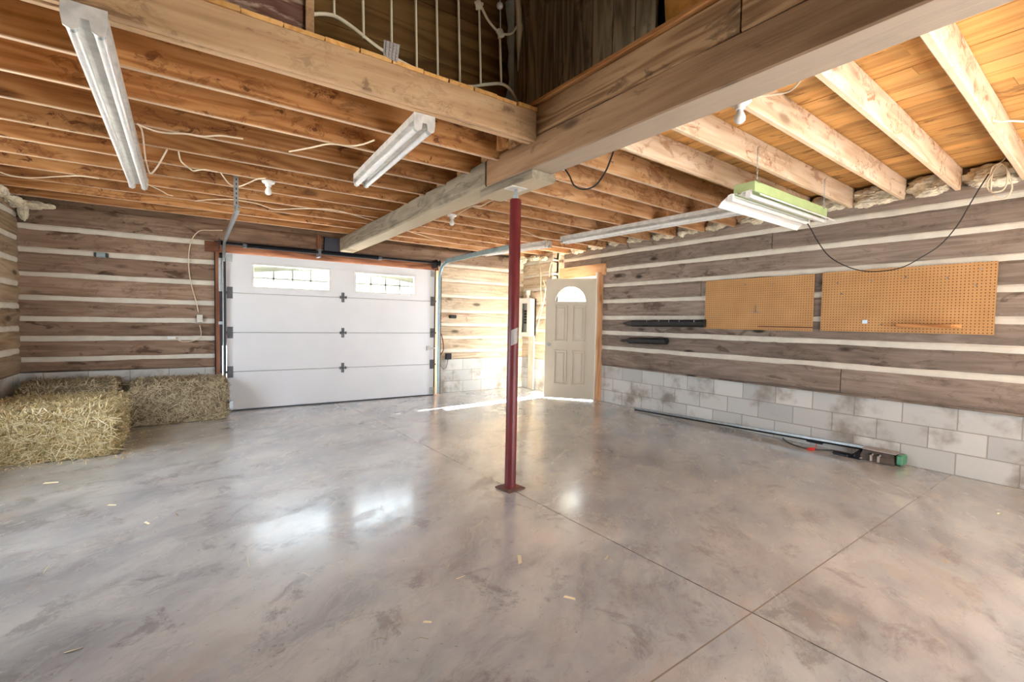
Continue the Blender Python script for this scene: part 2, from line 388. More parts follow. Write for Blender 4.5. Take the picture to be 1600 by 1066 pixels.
MB_BACK = [.762, 1.01, 1.245, 1.488, 1.765, 2.046, 2.31]
wb = log_wall('wall_back', (0, 7.65, 0), 0, [(-1.80, .245, .607, 2.335), (-1.80, 5.62, 2.335, 2.575)], MB_BACK, 2.575, .607, M['log_back'], 1.)
block_base(wb, [(-1.80, .3), (3.6, 5.62)])
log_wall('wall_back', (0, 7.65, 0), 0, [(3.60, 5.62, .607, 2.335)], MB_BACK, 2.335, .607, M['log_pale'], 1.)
# right wall: local x runs towards the camera
MB_RIGHT = [.915, 1.165, 1.41, 1.68, 1.945, 2.205, 2.46]
RX = 5.69
wr = log_wall('wall_right', (RX, 5.72, 0), -R_(90), [(0, 6.5, .607, 2.62), (6.5, 7.6, 2.30, 2.62), (-.95, 0, 2.10, 2.62)], MB_RIGHT, 2.62, .607, M['log_right'], 5., .3, [(2.82, 6), (1.9, 4), (5.3, 3), (3.6, 0), (4.9, 5)])
block_base(wr, [(0, 6.5)])
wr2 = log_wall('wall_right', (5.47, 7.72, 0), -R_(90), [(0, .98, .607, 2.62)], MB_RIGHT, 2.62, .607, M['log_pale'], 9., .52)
block_base(wr2, [(0, .98)])
# sill plank on the block courses
mb = MB(); mb.box(0, 5.2, -.02, .06, .607, .63); mb.box(0, 3.4, -.045, .0, .611, .628, .4)
o = struct(mb.build('trim_1', M['log_right'], None, (RX, 5.2, 0), (0, 0, -R_(90))))
wl = log_wall('wall_left', (-1.655, -1.9, 0), R_(90), [(0, 4.9, .607, 2.6), (4.9, 7.5, .607, 1.0), (4.9, 7.5, 2.35, 2.6), (7.5, 9.75, .607, 2.6)], [.87, 1.13, 1.39, 1.65, 1.92, 2.17, 2.43], 2.6, .607, M['log_left'], 12.)  # gap high in the unseen stretch is added to let in more daylight
block_base(wl, [(0, 9.75)])

# floor, ground outside
mb = MB(); mb.box(-2.2, 6.4, -3.4, 8.1, -.15, 0); struct(mb.build('floor', M['floor']))
mb = MB(); mb.box(-40, 45, -40, 45, -.3, -.15)
struct(mb.build('ground', plain('pale_gravel_ground', lin(190, 186, 178), .9, 0, .2, 3)))

mb = MB(); mb.box(-1.9, 6.1, 7.80, 8.0, 2.3, 2.83); mb.box(-1.9, -1.78, -1.9, 8.0, 2.5, 2.83); struct(mb.build('trim_13', M['log_back']))
# upper floor boards = ceiling; boards run along y, opening over the camera
mb = MB(); random.seed(4)
x = 2.13
while x < 5.95:
    w = random.uniform(.135, .165); y = -3.2
    while y < 7.8:
        L = random.uniform(2.4, 4.2); y1 = min(y+L, 7.85)
        mb.box(x+.0015, x+w-.0015, y+.001, y1-.001, 2.775+random.uniform(0, .003), 2.80, random.random()); y = y1
    x += w
x = -1.8
while x < 2.13:
    w = random.uniform(.16, .2); mb.box(x+.004, min(x+w, 2.13)-.004, 2.655+random.uniform(-.012, .012), 7.85, 2.775, 2.80, random.random()); x += w
mb.box(-1.9, 6.0, 2.72, 7.95, 2.801, 2.83); mb.box(2.13, 6.0, -3.2, 2.75, 2.801, 2.83)
# object is turned so local x runs along the boards
for i, v in enumerate(mb.v): mb.v[i] = (v[1], -v[0], v[2])
struct(mb.build('ceiling', M['deck'], None, None, (0, 0, R_(90))))

# ------------------------------------------------------------------ framing
G = 'ceiling joists left of the main beam'
YL = [3.13, 3.555, 4.0, 4.445, 4.89, 5.34, 5.80, 6.26, 6.72, 7.18]
ords = ['first', 'second', 'third', 'fourth', 'fifth', 'sixth', 'seventh', 'eighth', 'ninth', 'tenth', 'eleventh', 'twelfth', 'thirteenth', 'fourteenth', 'fifteenth', 'sixteenth', 'seventeenth']
for i, y in enumerate(YL):
    lab = 'orange-brown ceiling joist left of the main beam, %s behind the loft opening' % ords[i]
    if i == 9: lab = 'orange-brown ceiling joist left of the main beam, closest to the garage door wall'
    timber('ceiling_joist', (-1.72, y-.005, 2.57), (2.06, y+.008, 2.57), .038, .2, M['joist_left'], lab, 'joist', G, .004, i)
G = 'ceiling joists right of the main beam'
YR = [.27, .69, 1.10, 1.50, 1.93, 2.36, 2.785, 3.21, 3.64, 4.09, 4.55, 5.0, 5.46, 5.92, 6.38, 6.84, 7.28]
for i, y in enumerate(YR):
    j = i-1
    lab = 'pale ceiling joist right of the main beam, %s from the picture\'s right edge' % ords[max(j, 0)] if j < 6 else 'pale orange ceiling joist right of the main beam, %s from the garage door wall' % ords[len(YR)-1-i]
    if i == 0: lab = 'pale ceiling joist right of the main beam, closest to the camera of all'
    if i == 3: lab = 'pale right-hand ceiling joist just nearer than the one carrying the green light'
    if i == 4: lab = 'pale ceiling joist the green shop light hangs from on chains'
    timber('ceiling_joist', (2.16, y, 2.57), (5.72, y+.178, 2.57), .038, .2, M['joist_right'] if i < 6 else M['joist_mid'], lab, 'joist', G, .004, 20+i)
# main beam: near sawn timber and far old timber meet over the post
timber('main_beam', (2.078, 3.30, 2.405), (2.17, -1.7, 2.405), .215, .21, M['beam_near'], 'large brown sawn timber beam running overhead from the red post towards the camera', 'beam', None, .004, 51, .008)
timber('main_beam', (2.005, 7.64, 2.352), (2.077, 3.312, 2.405), .225, .205, M['beam_far'], 'grey weathered old timber beam from the red post to the garage door wall', 'beam', None, .012, 52, .014)
timber('header_plank', (2.0, 2.69, 2.617), (2.028, 1.205, 2.617), .04, .195, M['beam_rim'], 'grainy brown header plank on the main beam, ending at the loft corner', 'plank', 'header planks on the main beam', .003, 53)
timber('header_plank', (2.028, 1.197, 2.617), (2.075, -1.7, 2.617), .04, .195, M['beam_rim'], 'grainy brown header plank on the main beam, at the top edge of the picture', 'plank', 'header planks on the main beam', .003, 54)
timber('edge_strip', (1.985, 2.70, 2.816), (2.07, -1.7, 2.816), .06, .028, M['shelf'], 'thin orange-brown strip of wood under the dark loft planks', 'strip', None, .003, 55)
timber('bolster_block', (2.09, 3.42, 2.343), (2.108, 2.72, 2.343), .215, .06, M['beam_far'], 'pale wooden block between the red post and the main beam', 'block', None, .003, 56)
timber('loft_beam', (-1.75, 2.675, 2.578), (1.995, 2.675, 2.578), .038, .198, M['beam_loft'], 'long pale tan rim board along the front edge of the loft opening', 'beam', None, .003, 57)
timber('loft_beam', (-1.75, 2.716, 2.572), (1.975, 2.716, 2.572), .038, .2, M['beam_loft'], 'second rim board doubled tightly behind the front board of the loft opening', 'beam', None, .003, 58)
mb = MB(); mb.box(0, .19, -.05, .05, -.02, .02); tag(mb.build('blocking_board', M['joist_left'], None, (1.88, 2.93, 2.575), (0, -R_(90), 0)), 'short upright wood block beside the main beam behind the loft edge', 'block')

# red steel post
P = thing('support_post', (2.062, 3.01, 0), 'red steel support post standing on the floor under the main beam', 'post')
mb = MB(); mb.lathe((0, 0, .012), [(.044, 0), (.044, 2.24), (.04, 2.245), (.018, 2.246)], 24); mb.build('pipe', M['red'], P)
mb = MB(); mb.box(-.085, .085, -.085, .085, 0, .012, 0, .002)
for a in (-.065, .065): mb.lathe((a, a*.9, .012), [(.01, 0), (.01, .012)], 6)
b = mb.build('base_plate', M['rust'], P); b.rotation_euler = (0, 0, R_(8))
mb = MB(); mb.tube([(0, 0, 2.24), (0, 0, 2.338)], .014, 10); mb.lathe((0, 0, 2.27), [(.024, 0), (.024, .02)], 6); mb.build('screw_jack', M['galv'], P)
mb = MB(); mb.box(-.07, .07, -.055, .055, 2.336, 2.344); mb.build('top_plate', M['white_metal'], P)
mb = MB(); vs = []
for i in range(7):
    a = R_(215+i*12)
    for z in (1.13, 1.25): vs.append((.0455*math.cos(a), .0455*math.sin(a), z+i*.004))
mb.add(vs, [(2*i, 2*i+2, 2*i+3, 2*i+1) for i in range(6)]); t = mb.build('tape_patch', M['tape'], P); t['label'] = 'grey tape patch'

# ------------------------------------------------------------------ loft above
mb = MB(); y = 3.24
ws = [.25, .17, .175, .18, .19, .178, .178, .15]; random.seed(3)
for w in ws:
    mb.box(y-w+.004, y-.004, 0, .02, 2.82, 5.0, random.random()); y -= w
# local x must run along the boards: boards stand upright
for i, v in enumerate(mb.v): mb.v[i] = (v[2], v[0], v[1])
o = mb.build('wall_loft_side', M['plank_loft'])
o.matrix_world = Matrix.Translation((2.13, 0, 0)) @ Matrix(((0, 0, 1), (0, 1, 0), (1, 0, 0))).to_4x4(); struct(o)
mb = MB(); mb.box(2.17, 2.2, -3.2, 3.4, 2.83, 5.0); struct(mb.build('wall_loft_backing', M['dark_metal']))
mb = MB(); mb.prism([(1.715, 2.82), (1.73, 2.9), (1.70, 2.95), (1.715, 3.1), (1.70, 5.0), (-3.2, 5.0), (-3.2, 2.82)], 0, .012)
for i, v in enumerate(mb.v): mb.v[i] = (v[1], v[0], v[2])
o = mb.build('trim_2', M['plywood'], None, (2.125, 0, 0)); struct(o)
mb = MB(); z = 2.82; random.seed(8)
while z < 5.: mb.box(-1.8, 2.15, random.uniform(0, .004), .03, z+.004, z+.19, random.random()); z += .19
mb.box(-1.8, 2.15, .03, .05, 2.82, 5.)
struct(mb.build('wall_loft_back', M['loft_brown'], None, (0, 3.22, 0)))
mb = MB(); mb.box(-1.9, 6.1, -3.3, 8.1, 5.0, 5.1); mb.box(-1.9, -1.8, -3.3, 3.3, 2.6, 5.); struct(mb.build('roof', M['loft_brown']))
# foam strip in the loft corner
mb = MB(); random.seed(5); L = [ony(x, yy, 3.14) for x, yy in ((793, 0), (793.5, 12), (797, 40), (795, 60), (798, 80), (796.5, 100), (799, 120), (797, 135), (793, 150))]
Rr = [ony(803.5, yy, 3.14) for yy in (0, 12, 40, 60, 80, 100, 120, 135, 158)]
vs = [p for ab in zip(L, Rr) for p in ab]; m = len(vs); vs2 = [(p.x, p.y+.03, p.z) for p in vs]
fs = [(2*i, 2*i+1, 2*i+3, 2*i+2) for i in range(8)]+[(m+2*i+2, m+2*i+3, m+2*i+1, m+2*i) for i in range(8)]
fs += [(2*i+2, 2*i, m+2*i, m+2*i+2) for i in range(8)]+[(2*i+1, 2*i+3, m+2*i+3, m+2*i+1) for i in range(8)]
mb.add([tuple(p) for p in vs]+vs2, fs)
for z in (0,): pass
tag(mb.build('foam_strip', M['foam'], fix=True), 'ragged pale blue upright foam strip in the loft corner', 'strip')
# rough board and stud standing on the loft edge
a, b = ony(300, -25, 2.80), ony(487, 48, 2.80)
mb = MB(); mb.box(-.75, b.x, 2.78, 2.83, 2.815, 3.02, .3); tag(mb.build('rough_board', M['rough_board']), 'rough mottled grey-brown board standing on edge on the loft rim', 'board')
mb = MB(); mb.box(b.x-.038, b.x+.004, 2.755, 2.78, 2.832, 3.9, .3); tag(mb.build('thin_stud', M['beam_loft']), 'thin upright wooden stud at the end of the rough loft board', 'stud')
# galvanised mending plate
pts = [ony(px, py, 2.652) for px, py in ((600, 62), (625, 70), (621, 98), (599, 86))]
mb = MB(); mb.add([tuple(p) for p in pts]+[(p.x, p.y+.003, p.z) for p in pts], [(0, 1, 2, 3), (7, 6, 5, 4), (0, 4, 5, 1), (1, 5, 6, 2), (2, 6, 7, 3), (3, 7, 4, 0)])
for i in range(5):
    for j in range(4):
        u, v = (j+.7)/4.4, (i+.7)/5.4
        p = pts[0].lerp(pts[1], u).lerp(pts[3].lerp(pts[2], u), v); mb.box(p.x-.003, p.x+.003, p.y-.006, p.y, p.z-.007, p.z+.007)
tag(mb.build('truss_plate', M['tape']), 'small toothed galvanised plate sticking up at the loft edge', 'plate')

# iron bed end standing in the loft
BY = 2.93
B = thing('bed_headboard', (1.35, BY, 2.83), 'cream painted iron bed end with thin spindles standing in the loft', 'bed frame')
def bp(px, py): p = ony(px, py, BY); return (p.x-1.35, 0, p.z-2.83)
for tx, bx, by in ((521, 522, 24), (566, 568, 60), (610.5, 612, 92), (648.5, 651, 106), (681, 684, 119), (715, 718.5, 133), (748.5, 751, 131), (781, 783, 130)):
    top = bp(tx, -60 if tx < 740 else (14 if tx < 760 else 55)); bot = bp(bx, by)
    MB().tube([top, bot], .0085, 8).build('spindle', M['bed'], B)
def smooth(pts, n=6):
    P_ = [Vector(p) for p in pts]; out = []
    for i in range(len(P_)-1):
        a, b, c, d = P_[max(i-1, 0)], P_[i], P_[i+1], P_[min(i+2, len(P_)-1)]
        for k in range(n):
            t = k/n; out.append(.5*((2*b)+(c-a)*t+(2*a-5*b+4*c-d)*t*t+(3*b-a-3*c+d)*t**3))
    return out+[P_[-1]]
MB().tube(smooth([bp(400, 60), bp(440, 38), bp(485, 23), bp(520, 24), bp(550, 42), bp(580, 66), bp(612, 88), bp(650, 108), bp(690, 125), bp(730, 135), bp(760, 132), bp(783, 131), bp(797, 140), bp(808, 158)]), .011, 8).build('bottom_rail', M['bed'], B)
MB().tube(smooth([bp(735, -40), bp(746, -8), bp(752, 10), bp(765, 35), bp(781, 51), bp(797, 53), bp(807, 42)]), .009, 8).build('curved_rod', M['bed'], B)
for px, py in ((748, 8), (782, 52)):
    mb = MB(); c = bp(px, py); random.seed(px)
    mb.sphere(c, .027, (1, .7, 1.25))
    for k in range(9):
        a = random.uniform(0, 6.28); mb.sphere((c[0]+.022*math.cos(a), random.uniform(-.012, .012), c[2]+.03*math.sin(a)), .011, (1, 1, 1), 0, 8)
    mb.build('cast_joint', M['bed'], B)
MB().tube([bp(746, -60), bp(748, 6)], .006, 6).build('curved_rod', M['bed'], B)
MB().tube([bp(740, -60), bp(746, 4)], .006, 6).build('curved_rod', M['bed'], B)
mb = MB(); mb.tube([bp(781, -60), bp(782, 46)], .004, 6); mb.sphere(bp(781, 9), .024); mb.build('knob_rod', M['white_pl'], B)
mb = MB(); mb.tube([bp(807, -50), bp(809, 0), bp(811, 18), bp(811, 34), bp(812, 44), bp(811, 60), bp(810.5, 80), bp(809, 112)], [.018, .018, .02, .019, .026, .018, .012, .003], 12); mb.build('turned_leg', M['bed'], B)

# ------------------------------------------------------------------ overhead garage door
DY = 7.50
D = struct(bpy.data.objects.new('door_1', None)); C.objects.link(D); D.location = (0, DY, 0)
xa, xb = .378, 3.468
sect = [(.012, .545), (.545, 1.09), (1.09, 1.638), (1.638, 2.178)]
wins = [(.684, 1.742, 1.712, 2.066), (2.098, 3.118, 1.718, 2.058)]
for i, (z0, z1) in enumerate(sect):
    mb = MB(); z0 += .003; z1 -= .003
    if i < 3: mb.box(xa, xb, 0, .045, z0, z1, 0, .004)
    else:
        # top section with two window cut-outs
        mb.box(xa, xb, 0, .045, z0, 1.72); mb.box(xa, xb, 0, .045, 2.055, z1)
        mb.box(xa, .70, 0, .045, 1.72, 2.055); mb.box(1.725, 2.115, 0, .045, 1.72, 2.055); mb.box(3.10, xb, 0, .045, 1.72, 2.055)
    mb.build('door_section', M['door_white'], D)
mb = MB()
for z in (.545, 1.09, 1.638): mb.box(xa, xb, .02, .05, z-.03, z+.03)
mb.build('section_joint', M['box_grey'], D)
for k, (x0, x1, z0, z1) in enumerate(wins):
    W = bpy.data.objects.new('window_insert', None); C.objects.link(W); W.parent = D
    mb = MB(); t = .028
    mb.box(x0, x1, -.018, .0, z1-t, z1, 0, .004); mb.box(x0, x1, -.018, .0, z0, z0+t, 0, .004); mb.box(x0, x0+t, -.018, 0, z0+t, z1-t, 0, .004); mb.box(x1-t, x1, -.018, 0, z0+t, z1-t, 0, .004)
    mb.build('window_frame', M['white_pl'], W)
    gx0, gx1, gz0, gz1 = x0+t, x1-t, z0+t, z1-t
    mb = MB(); mb.box(gx0, gx1, .02, .024, gz0, gz1); mb.build('pane', M['glass'], W)
    # sunburst insert: panel above a low arch rising towards the middle of the door, and a grid of bars
    mb = MB(); n_ = 12; zl, zh = gz1-.105, gz1-.02
    arc = []
    for i in range(n_+1):
        u = i/n_; u2 = u if k == 0 else 1-u
        arc.append((gx0+(gx1-gx0)*u, zl+(zh-zl)*math.sin(u2*math.pi*.5)))
    mb.prism([(gx0, gz1), (gx1, gz1)]+arc[::-1], .028, .036)
    mb.box(gx0, gx1, .026, .034, gz0+.112, gz0+.138)
    for q in (1, 2, 3): xx = gx0+(gx1-gx0)*q/4; mb.box(xx-.014, xx+.014, .026, .034, gz0, gz1-.02)
    mb.build('grille', plain('cream_grille', lin(226, 222, 196), .5), W)
mb = MB(); mb.box(xa, xb, -.004, .04, 0, .014); mb.build('bottom_seal', M['black'], D)
def hinge(x, z, mid):
    mb = MB()
    if mid:
        mb.box(x-.022, x+.022, -.004, 0, z-.075, z+.075); mb.tube([(x-.045, -.022, z), (x+.045, -.022, z)], .009, 8)
        for a in (-.04, .04): mb.lathe((x+a, -.022, z), [(.02, -.008), (.024, 0), (.02, .008)], 10, 'x')
        for a in (-.06, .06): mb.lathe((x+.004, -.012, z+a), [(.007, 0), (.007, .01)], 6, 'y')
    else:
        s = 1 if x > 2 else -1
        mb.box(x-.035, x+.035, -.004, 0, z-.08, z+.08); mb.tube([(x-.04, -.028, z), (x+s*.07, -.028, z)], .008, 8)
        mb.lathe((x+s*.045, -.028, z), [(.018, -.01), (.018, .01)], 10, 'x'); mb.box(x-.03, x+.03, -.03, 0, z-.012, z+.012)
    return mb.build('hinge', M['hinge'], D)
for z in (.545, 1.09, 1.638): hinge(1.925, z, True); hinge(.418, z, False); hinge(3.428, z, False)
for x in (.41, 3.43):
    MB().box(x-.04, x+.04, -.012, 0, 2.06, 2.165).build('corner_bracket', M['galv'], D); MB().box(x-.04, x+.04, -.012, 0, .03, .14).build('corner_bracket', M['galv'], D)
mb = MB(); mb.box(3.33, 3.40, -.03, 0, .79, .86); mb.box(3.40, 3.49, -.02, -.012, .815, .835); mb.build('lock_box', M['white_metal'], D)
# timber frame round the opening
mb = MB(); mb.box(.135, 3.56, 7.585, 7.625, 2.185, 2.325); o = struct(mb.build('trim_3', M['orange_trim']))
mb = MB(); mb.box(0, 2.185, -.055, .055, -.022, .022); o = struct(mb.build('trim_4', M['orange_trim'], None, (.278, 7.60, 0), (0, -R_(90), 0)))
mb = MB(); mb.box(0, 2.185, -.05, .05, -.03, .03); o = struct(mb.build('trim_5', M['door_trim'], None, (3.585, 7.60, 0), (0, -R_(90), 0)))
mb = MB(); mb.box(0, .235, -.07, .07, -.02, .02); o = struct(mb.build('trim_6', M['orange_trim'], None, (1.585, 7.605, 2.325), (0, -R_(90), 0)))
o.rotation_euler = (0, -R_(90), 0)
mb = MB(); mb.box(1.67, 1.9, 7.58, 7.62, 2.33, 2.55); tag(mb.build('dark_board', plain('dark_blueish_board', lin(66, 70, 82), .8)), 'dark blue-grey board between the short orange post and the grey beam end', 'board')
# outer stops behind the door edges (daylight slips in low on the left)
mb = MB(); mb.box(.245, .40, 7.64, 7.70, .9, 2.3); mb.box(.245, 3.6, 7.64, 7.70, 2.16, 2.34); mb.box(3.45, 3.6, 7.64, 7.70, 0, 2.3); mb.box(.245, .335, 7.64, 7.7, 0, .9)
struct(mb.build('trim_7', M['dark_metal']))

# tracks
def track(x, s, yend, zend, hangz, lab, label2, mat):
    T = thing('door_track', (x, 7.45, 0), lab, 'track', 0, 'garage door tracks')
    r = .32; zt = 2.30; path = [(0, 0, .03), (0, 0, 1.0), (0, 0, zt-r)]
    for i in range(1, 9): a = R_(90*i/8); path.append((0, -(r-r*math.cos(a)), zt-r+r*math.sin(a)))
    path.append((0, yend-7.45, zend))
    # C-profile swept along the path
    mb = MB(); prof = [(-.003, -.026), (.026, -.026), (.026, -.018), (.003, -.022), (.003, .022), (.026, .018), (.026, .026), (-.003, .026)]
    vs = []; P_ = [Vector(p) for p in path]
    for i, p in enumerate(P_):
        d = (P_[min(i+1, len(P_)-1)]-P_[max(i-1, 0)]).normalized(); nrm = Vector((1, 0, 0)).cross(d)
        for u, v in prof: vs.append(p+Vector((-s*u, 0, 0))+nrm*v)
    m = 8; fs = [(i*m+k, i*m+(k+1) % m, (i+1)*m+(k+1) % m, (i+1)*m+k) for i in range(len(P_)-1) for k in range(m)]
    fs += [tuple(range(m-1, -1, -1)), tuple((len(P_)-1)*m+k for k in range(m))]
    mb.add(vs, fs); mb.build('rail', mat, T)
    mb = MB(); hy = yend-7.45+.03   # perforated hanger strap up to the joists
    mb.box(-.018, .018, hy-.002, hy+.002, zend-.05, 2.66); mb.box(s*.018-.002, s*.018+.002, hy-.002, hy+.03, zend-.05, 2.66)
    h = mb.build('hanger_angle', M['galv'], T)
    for k in range(7): MB().box(-.004, .004, hy-.0035, hy-.002, zend+.0+k*.042, zend+.02+k*.042).build('slot', M['dark_metal'], h)
    for q in ((.045, .05, 1.65, 2.1), (.045, .05, .3, .36), (.05, .02, 1.2, 1.24)): xs_ = sorted((s*.003, s*q[0])); MB().box(xs_[0], xs_[1], q[1], .054, q[2], q[3]).build('wall_bracket', M['galv'], T)
    return T
T = track(.335, -1, 4.97, 2.30, 0, 'galvanised overhead door track bending back from the left jamb of the garage door', '', M['galv'])
T = track(3.545, 1, 5.12, 2.32, 0, 'blue-tinted galvanised overhead door track on the right side of the garage door', '', M['galv_blue'])
mb = MB(); mb.box(-.05, -.044, -2.32, -.3, 2.285, 2.345); mb.box(-.05, -.02, -2.32, -.3, 2.34, 2.346); mb.build('stiffener_angle', M['galv_blue'], T)
T2 = [o for o in C.objects if o.name == 'door_track'][0]
mb = MB(); mb.box(.008, .034, -.035, -.028, .0, 2.1); mb.box(-.004, .004, -.03, -.0, 0, .06); 
mb.build('edge_seal', M['black'], T2)
mb = MB(); mb.box(.01, .018, -.03, -.022, .02, 2.1); mb.build('edge_seal', M['black'], T)
# torsion spring
T = thing('torsion_spring', (1.93, 7.42, 2.29), 'black torsion spring shaft mounted above the garage door', 'spring')
MB().tube([(-1.62, 0, .0), (1.58, 0, .0)], .016, 10).build('shaft', M['dark_metal'], T)
def spring(x0, x1):
    n_ = int((x1-x0)/.011); pts = []
    return MB().lathe((x0, 0, 0), sum([[(.029, i*.011), (.036, i*.011+.004), (.029, i*.011+.008)] for i in range(n_)], []), 12, 'x')
spring(-1.32, -.40).build('coil', M['dark_metal'], T); spring(-.33, .52).build('coil', M['dark_metal'], T)
MB().box(-.385, -.35, -.03, .16, -.07, .05).build('centre_bracket', M['hinge'], T)
for xq in (-1.36, .52): MB().lathe((xq, 0, 0), [(.038, 0), (.038, .05)], 12, 'x').build('winding_cone', M['hinge'], T)
for x in (-1.60, 1.56):
    MB().lathe((x-.02, 0, .0), [(.05, 0), (.035, .012), (.035, .04), (.055, .052)], 16, 'x').build('cable_drum', M['dark_metal'], T)
    MB().box(x-.035, x-.028, -.03, .16, -.08, .06).build('end_bracket', M['dark_metal'], T)

# ------------------------------------------------------------------ entry door, standing ajar
H0 = Vector((5.60, 5.725)); K0 = Vector((5.055, 6.385)); dv = K0-H0; LW = dv.length
E_ = struct(bpy.data.objects.new('door_2', None)); C.objects.link(E_); E_.location = (H0.x, H0.y, .014); E_.rotation_euler = (0, 0, math.atan2(dv.y, dv.x))
# local x from hinge to knob edge, +y = inside face towards the room
cx, rr, zf, HT, TH = LW/2, .265, 1.655, 2.05, .042
def half(sg):
    e = 0 if sg < 0 else LW; arcp = [(cx+sg*rr*math.cos(R_(a)), zf+rr*math.sin(R_(a))) for a in range(0, 91, 9)]
    return [(e, zf)]+arcp+[(cx, HT), (e, HT)]
mb = MB(); mb.box(0, LW, -TH/2, TH/2, 0, zf-.0005)
for sg in (-1, 1): mb.prism(half(sg), -TH/2, TH/2)
mb.build('slab', M['beige'], E_)
for (x0, x1) in ((.165, .385), (LW-.385, LW-.165)):
    for (z0, z1) in ((.24, .83), (.98, 1.60)):
        for sd in (1, -1):
            mb = MB(); t = .022; yo = sd*TH/2
            for q in ((x0, x1, z0, z0+t), (x0, x1, z1-t, z1), (x0, x0+t, z0+t, z1-t), (x1-t, x1, z0+t, z1-t)):
                ya, yb_ = sorted((yo-sd*.001, yo+sd*.017)); mb.box(q[0], q[1], ya, yb_, q[2], q[3], 0, .0045)
            ya, yb_ = sorted((yo-sd*.001, yo+sd*.012)); mb.box(x0+.05, x1-.05, ya, yb_, z0+.05, z1-.05, 0, .003)
            mb.build('raised_panel', M['beige'], E_)
mb = MB(); arcp = [(cx+(rr+.002)*math.cos(R_(a)), zf+(rr+.002)*math.sin(R_(a))) for a in range(0, 181, 9)]
mb.prism(arcp, -.003, .003); F = mb.build('fanlight', M['glass'], E_)
mb = MB()
for ro, ri in ((rr+.018, rr-.008), (.085, .072)):
    A_ = [(cx+ro*math.cos(R_(a)), zf+ro*math.sin(R_(a))) for a in range(0, 181, 9)]+[(cx+ri*math.cos(R_(a)), zf+ri*math.sin(R_(a))) for a in range(180, -1, -9)]
    n_ = 21; 
    for yy in ((TH/2-.002, TH/2+.012),) if ro > .2 else ((.004, .014),):
        vs = [(x, yy[0], z) for x, z in A_]+[(x, yy[1], z) for x, z in A_]
        fs = []
        for i in range(n_-1):
            j = 2*n_-1-i; fs += [(i, i+1, j-1, j), (42+j, 42+j-1, 42+i+1, 42+i), (i, 42+i, 42+i+1, i+1), (j-1, 42+j-1, 42+j, j)]
        mb.add(vs, fs)
mb.box(cx-rr-.02, cx+rr+.02, TH/2-.002, TH/2+.014, zf-.022, zf+.004)
for a in (45, 90, 135):
    c_, s_ = math.cos(R_(a)), math.sin(R_(a)); w = .006
    q = [(cx+.08*c_-w*s_, zf+.08*s_+w*c_), (cx+.08*c_+w*s_, zf+.08*s_-w*c_), (cx+rr*c_+w*s_, zf+rr*s_-w*c_), (cx+rr*c_-w*s_, zf+rr*s_+w*c_)]
    mb.prism(q, .004, .014)
mb.build('fanlight_frame', M['beige'], F)
mb = MB()
for sd in (1, -1):
    mb.lathe((LW-.07, sd*TH/2, .92), [(.03, 0), (.03, sd*.006), (.012, sd*.01), (.012, sd*.03), (.026, sd*.04), (.027, sd*.055), (.012, sd*.065)], 16, 'y')
mb.build('knob', M['galv'], E_)
# casing
mb = MB(); mb.box(0, 1.37, -.035, .02, 2.12, 2.312); struct(mb.build('trim_8', M['door_trim'], None, (RX-.012, 6.96, 0), (0, 0, -R_(90))))
mb = MB(); mb.box(0, 2.165, -.02, .02, -.075, .075); o = struct(mb.build('trim_9', M['door_trim'], None, (RX-.03, 5.672, 0), (0, -R_(90), 0)))
mb = MB(); mb.box(5.585, RX+.31, 5.69, 5.732, 0, 2.165); mb.box(RX-.02, RX+.31, 6.625, 6.66, 0, 2.165); mb.box(RX-.02, RX+.31, 5.7, 6.66, 2.075, 2.165)
struct(mb.build('trim_10', M['white_pl']))
mb = MB(); mb.box(RX, RX+.3, 5.72, 6.63, 0, .012); struct(mb.build('trim_11', M['galv']))

# rear of the room: a wide doorway behind the camera lets the daylight in
mb = MB(); mb.box(-1.9, 1.9, -2.05, -1.85, 0, 5.0); mb.box(3.7, 6.1, -2.05, -1.85, 0, 5.); mb.box(1.9, 3.7, -2.05, -1.85, 2.5, 5.)
struct(mb.build('wall_rear', M['log_left']))

mb = MB(); mb.box(5.83, 6.0, -1.9, 7.8, 2.58, 2.83); struct(mb.build('trim_14', M['log_right']))
# ------------------------------------------------------------------ fluorescent lights
def fluoro(name, p0, p1, label, width=.125, drop=.095, mat=None, ntube=2):
    p0, p1 = Vector(p0), Vector(p1); L = (p1-p0).length
    T = thing(name, p0, label, 'light fixture', math.atan2(p1.y-p0.y, p1.x-p0.x), 'fluorescent strip lights under the joists')
    w = width/2; h = drop*.55
    mb = MB(); mb.prism([(-w, 0), (w, 0), (w, -h*.8), (w*.22, -h*.95), (-w*.22, -h*.95), (-w, -h*.8)], .01, L-.01)
    for i, v in enumerate(mb.v): mb.v[i] = (v[1], v[0], v[2])
    mb.build('housing', M['white_metal'], T)
    for e in (0, L-.012):
        mb = MB(); mb.prism([(-w-.003, .0), (w+.003, .0), (w+.003, -h), (w*.95, -drop*.95), (w*.62, -drop*1.05), (w*.3, -drop*.95), (w*.2, -h), (-w*.2, -h), (-w*.3, -drop*.95), (-w*.62, -drop*1.05), (-w*.95, -drop*.95), (-w-.003, -h)], e, e+.012)
        for i, v in enumerate(mb.v): mb.v[i] = (v[1], v[0], v[2])
        for q in range(5): mb.box(e-.001, e+.013, -w*.7+q*w*.35-.002, -w*.7+q*w*.35+.002, -h*.7, -h*.25)
        mb.build('end_plate', M['white_metal'], T)
    for s in (-1, 1):
        mb = MB(); zt = -drop*.84; mb.tube([(.01, s*w*.62, zt), (L-.01, s*w*.62, zt)], .019, 14)
        b = mb.build('lamp_tube', M['tube_glass'], T)
        for a, c in ((.012, .04), (L-.04, L-.012)):
            mb = MB(); mb.tube([(a, s*w*.62, zt), (c, s*w*.62, zt)], .0195, 12)
            mb.build('tube_cap', M['galv'], b)
    return T
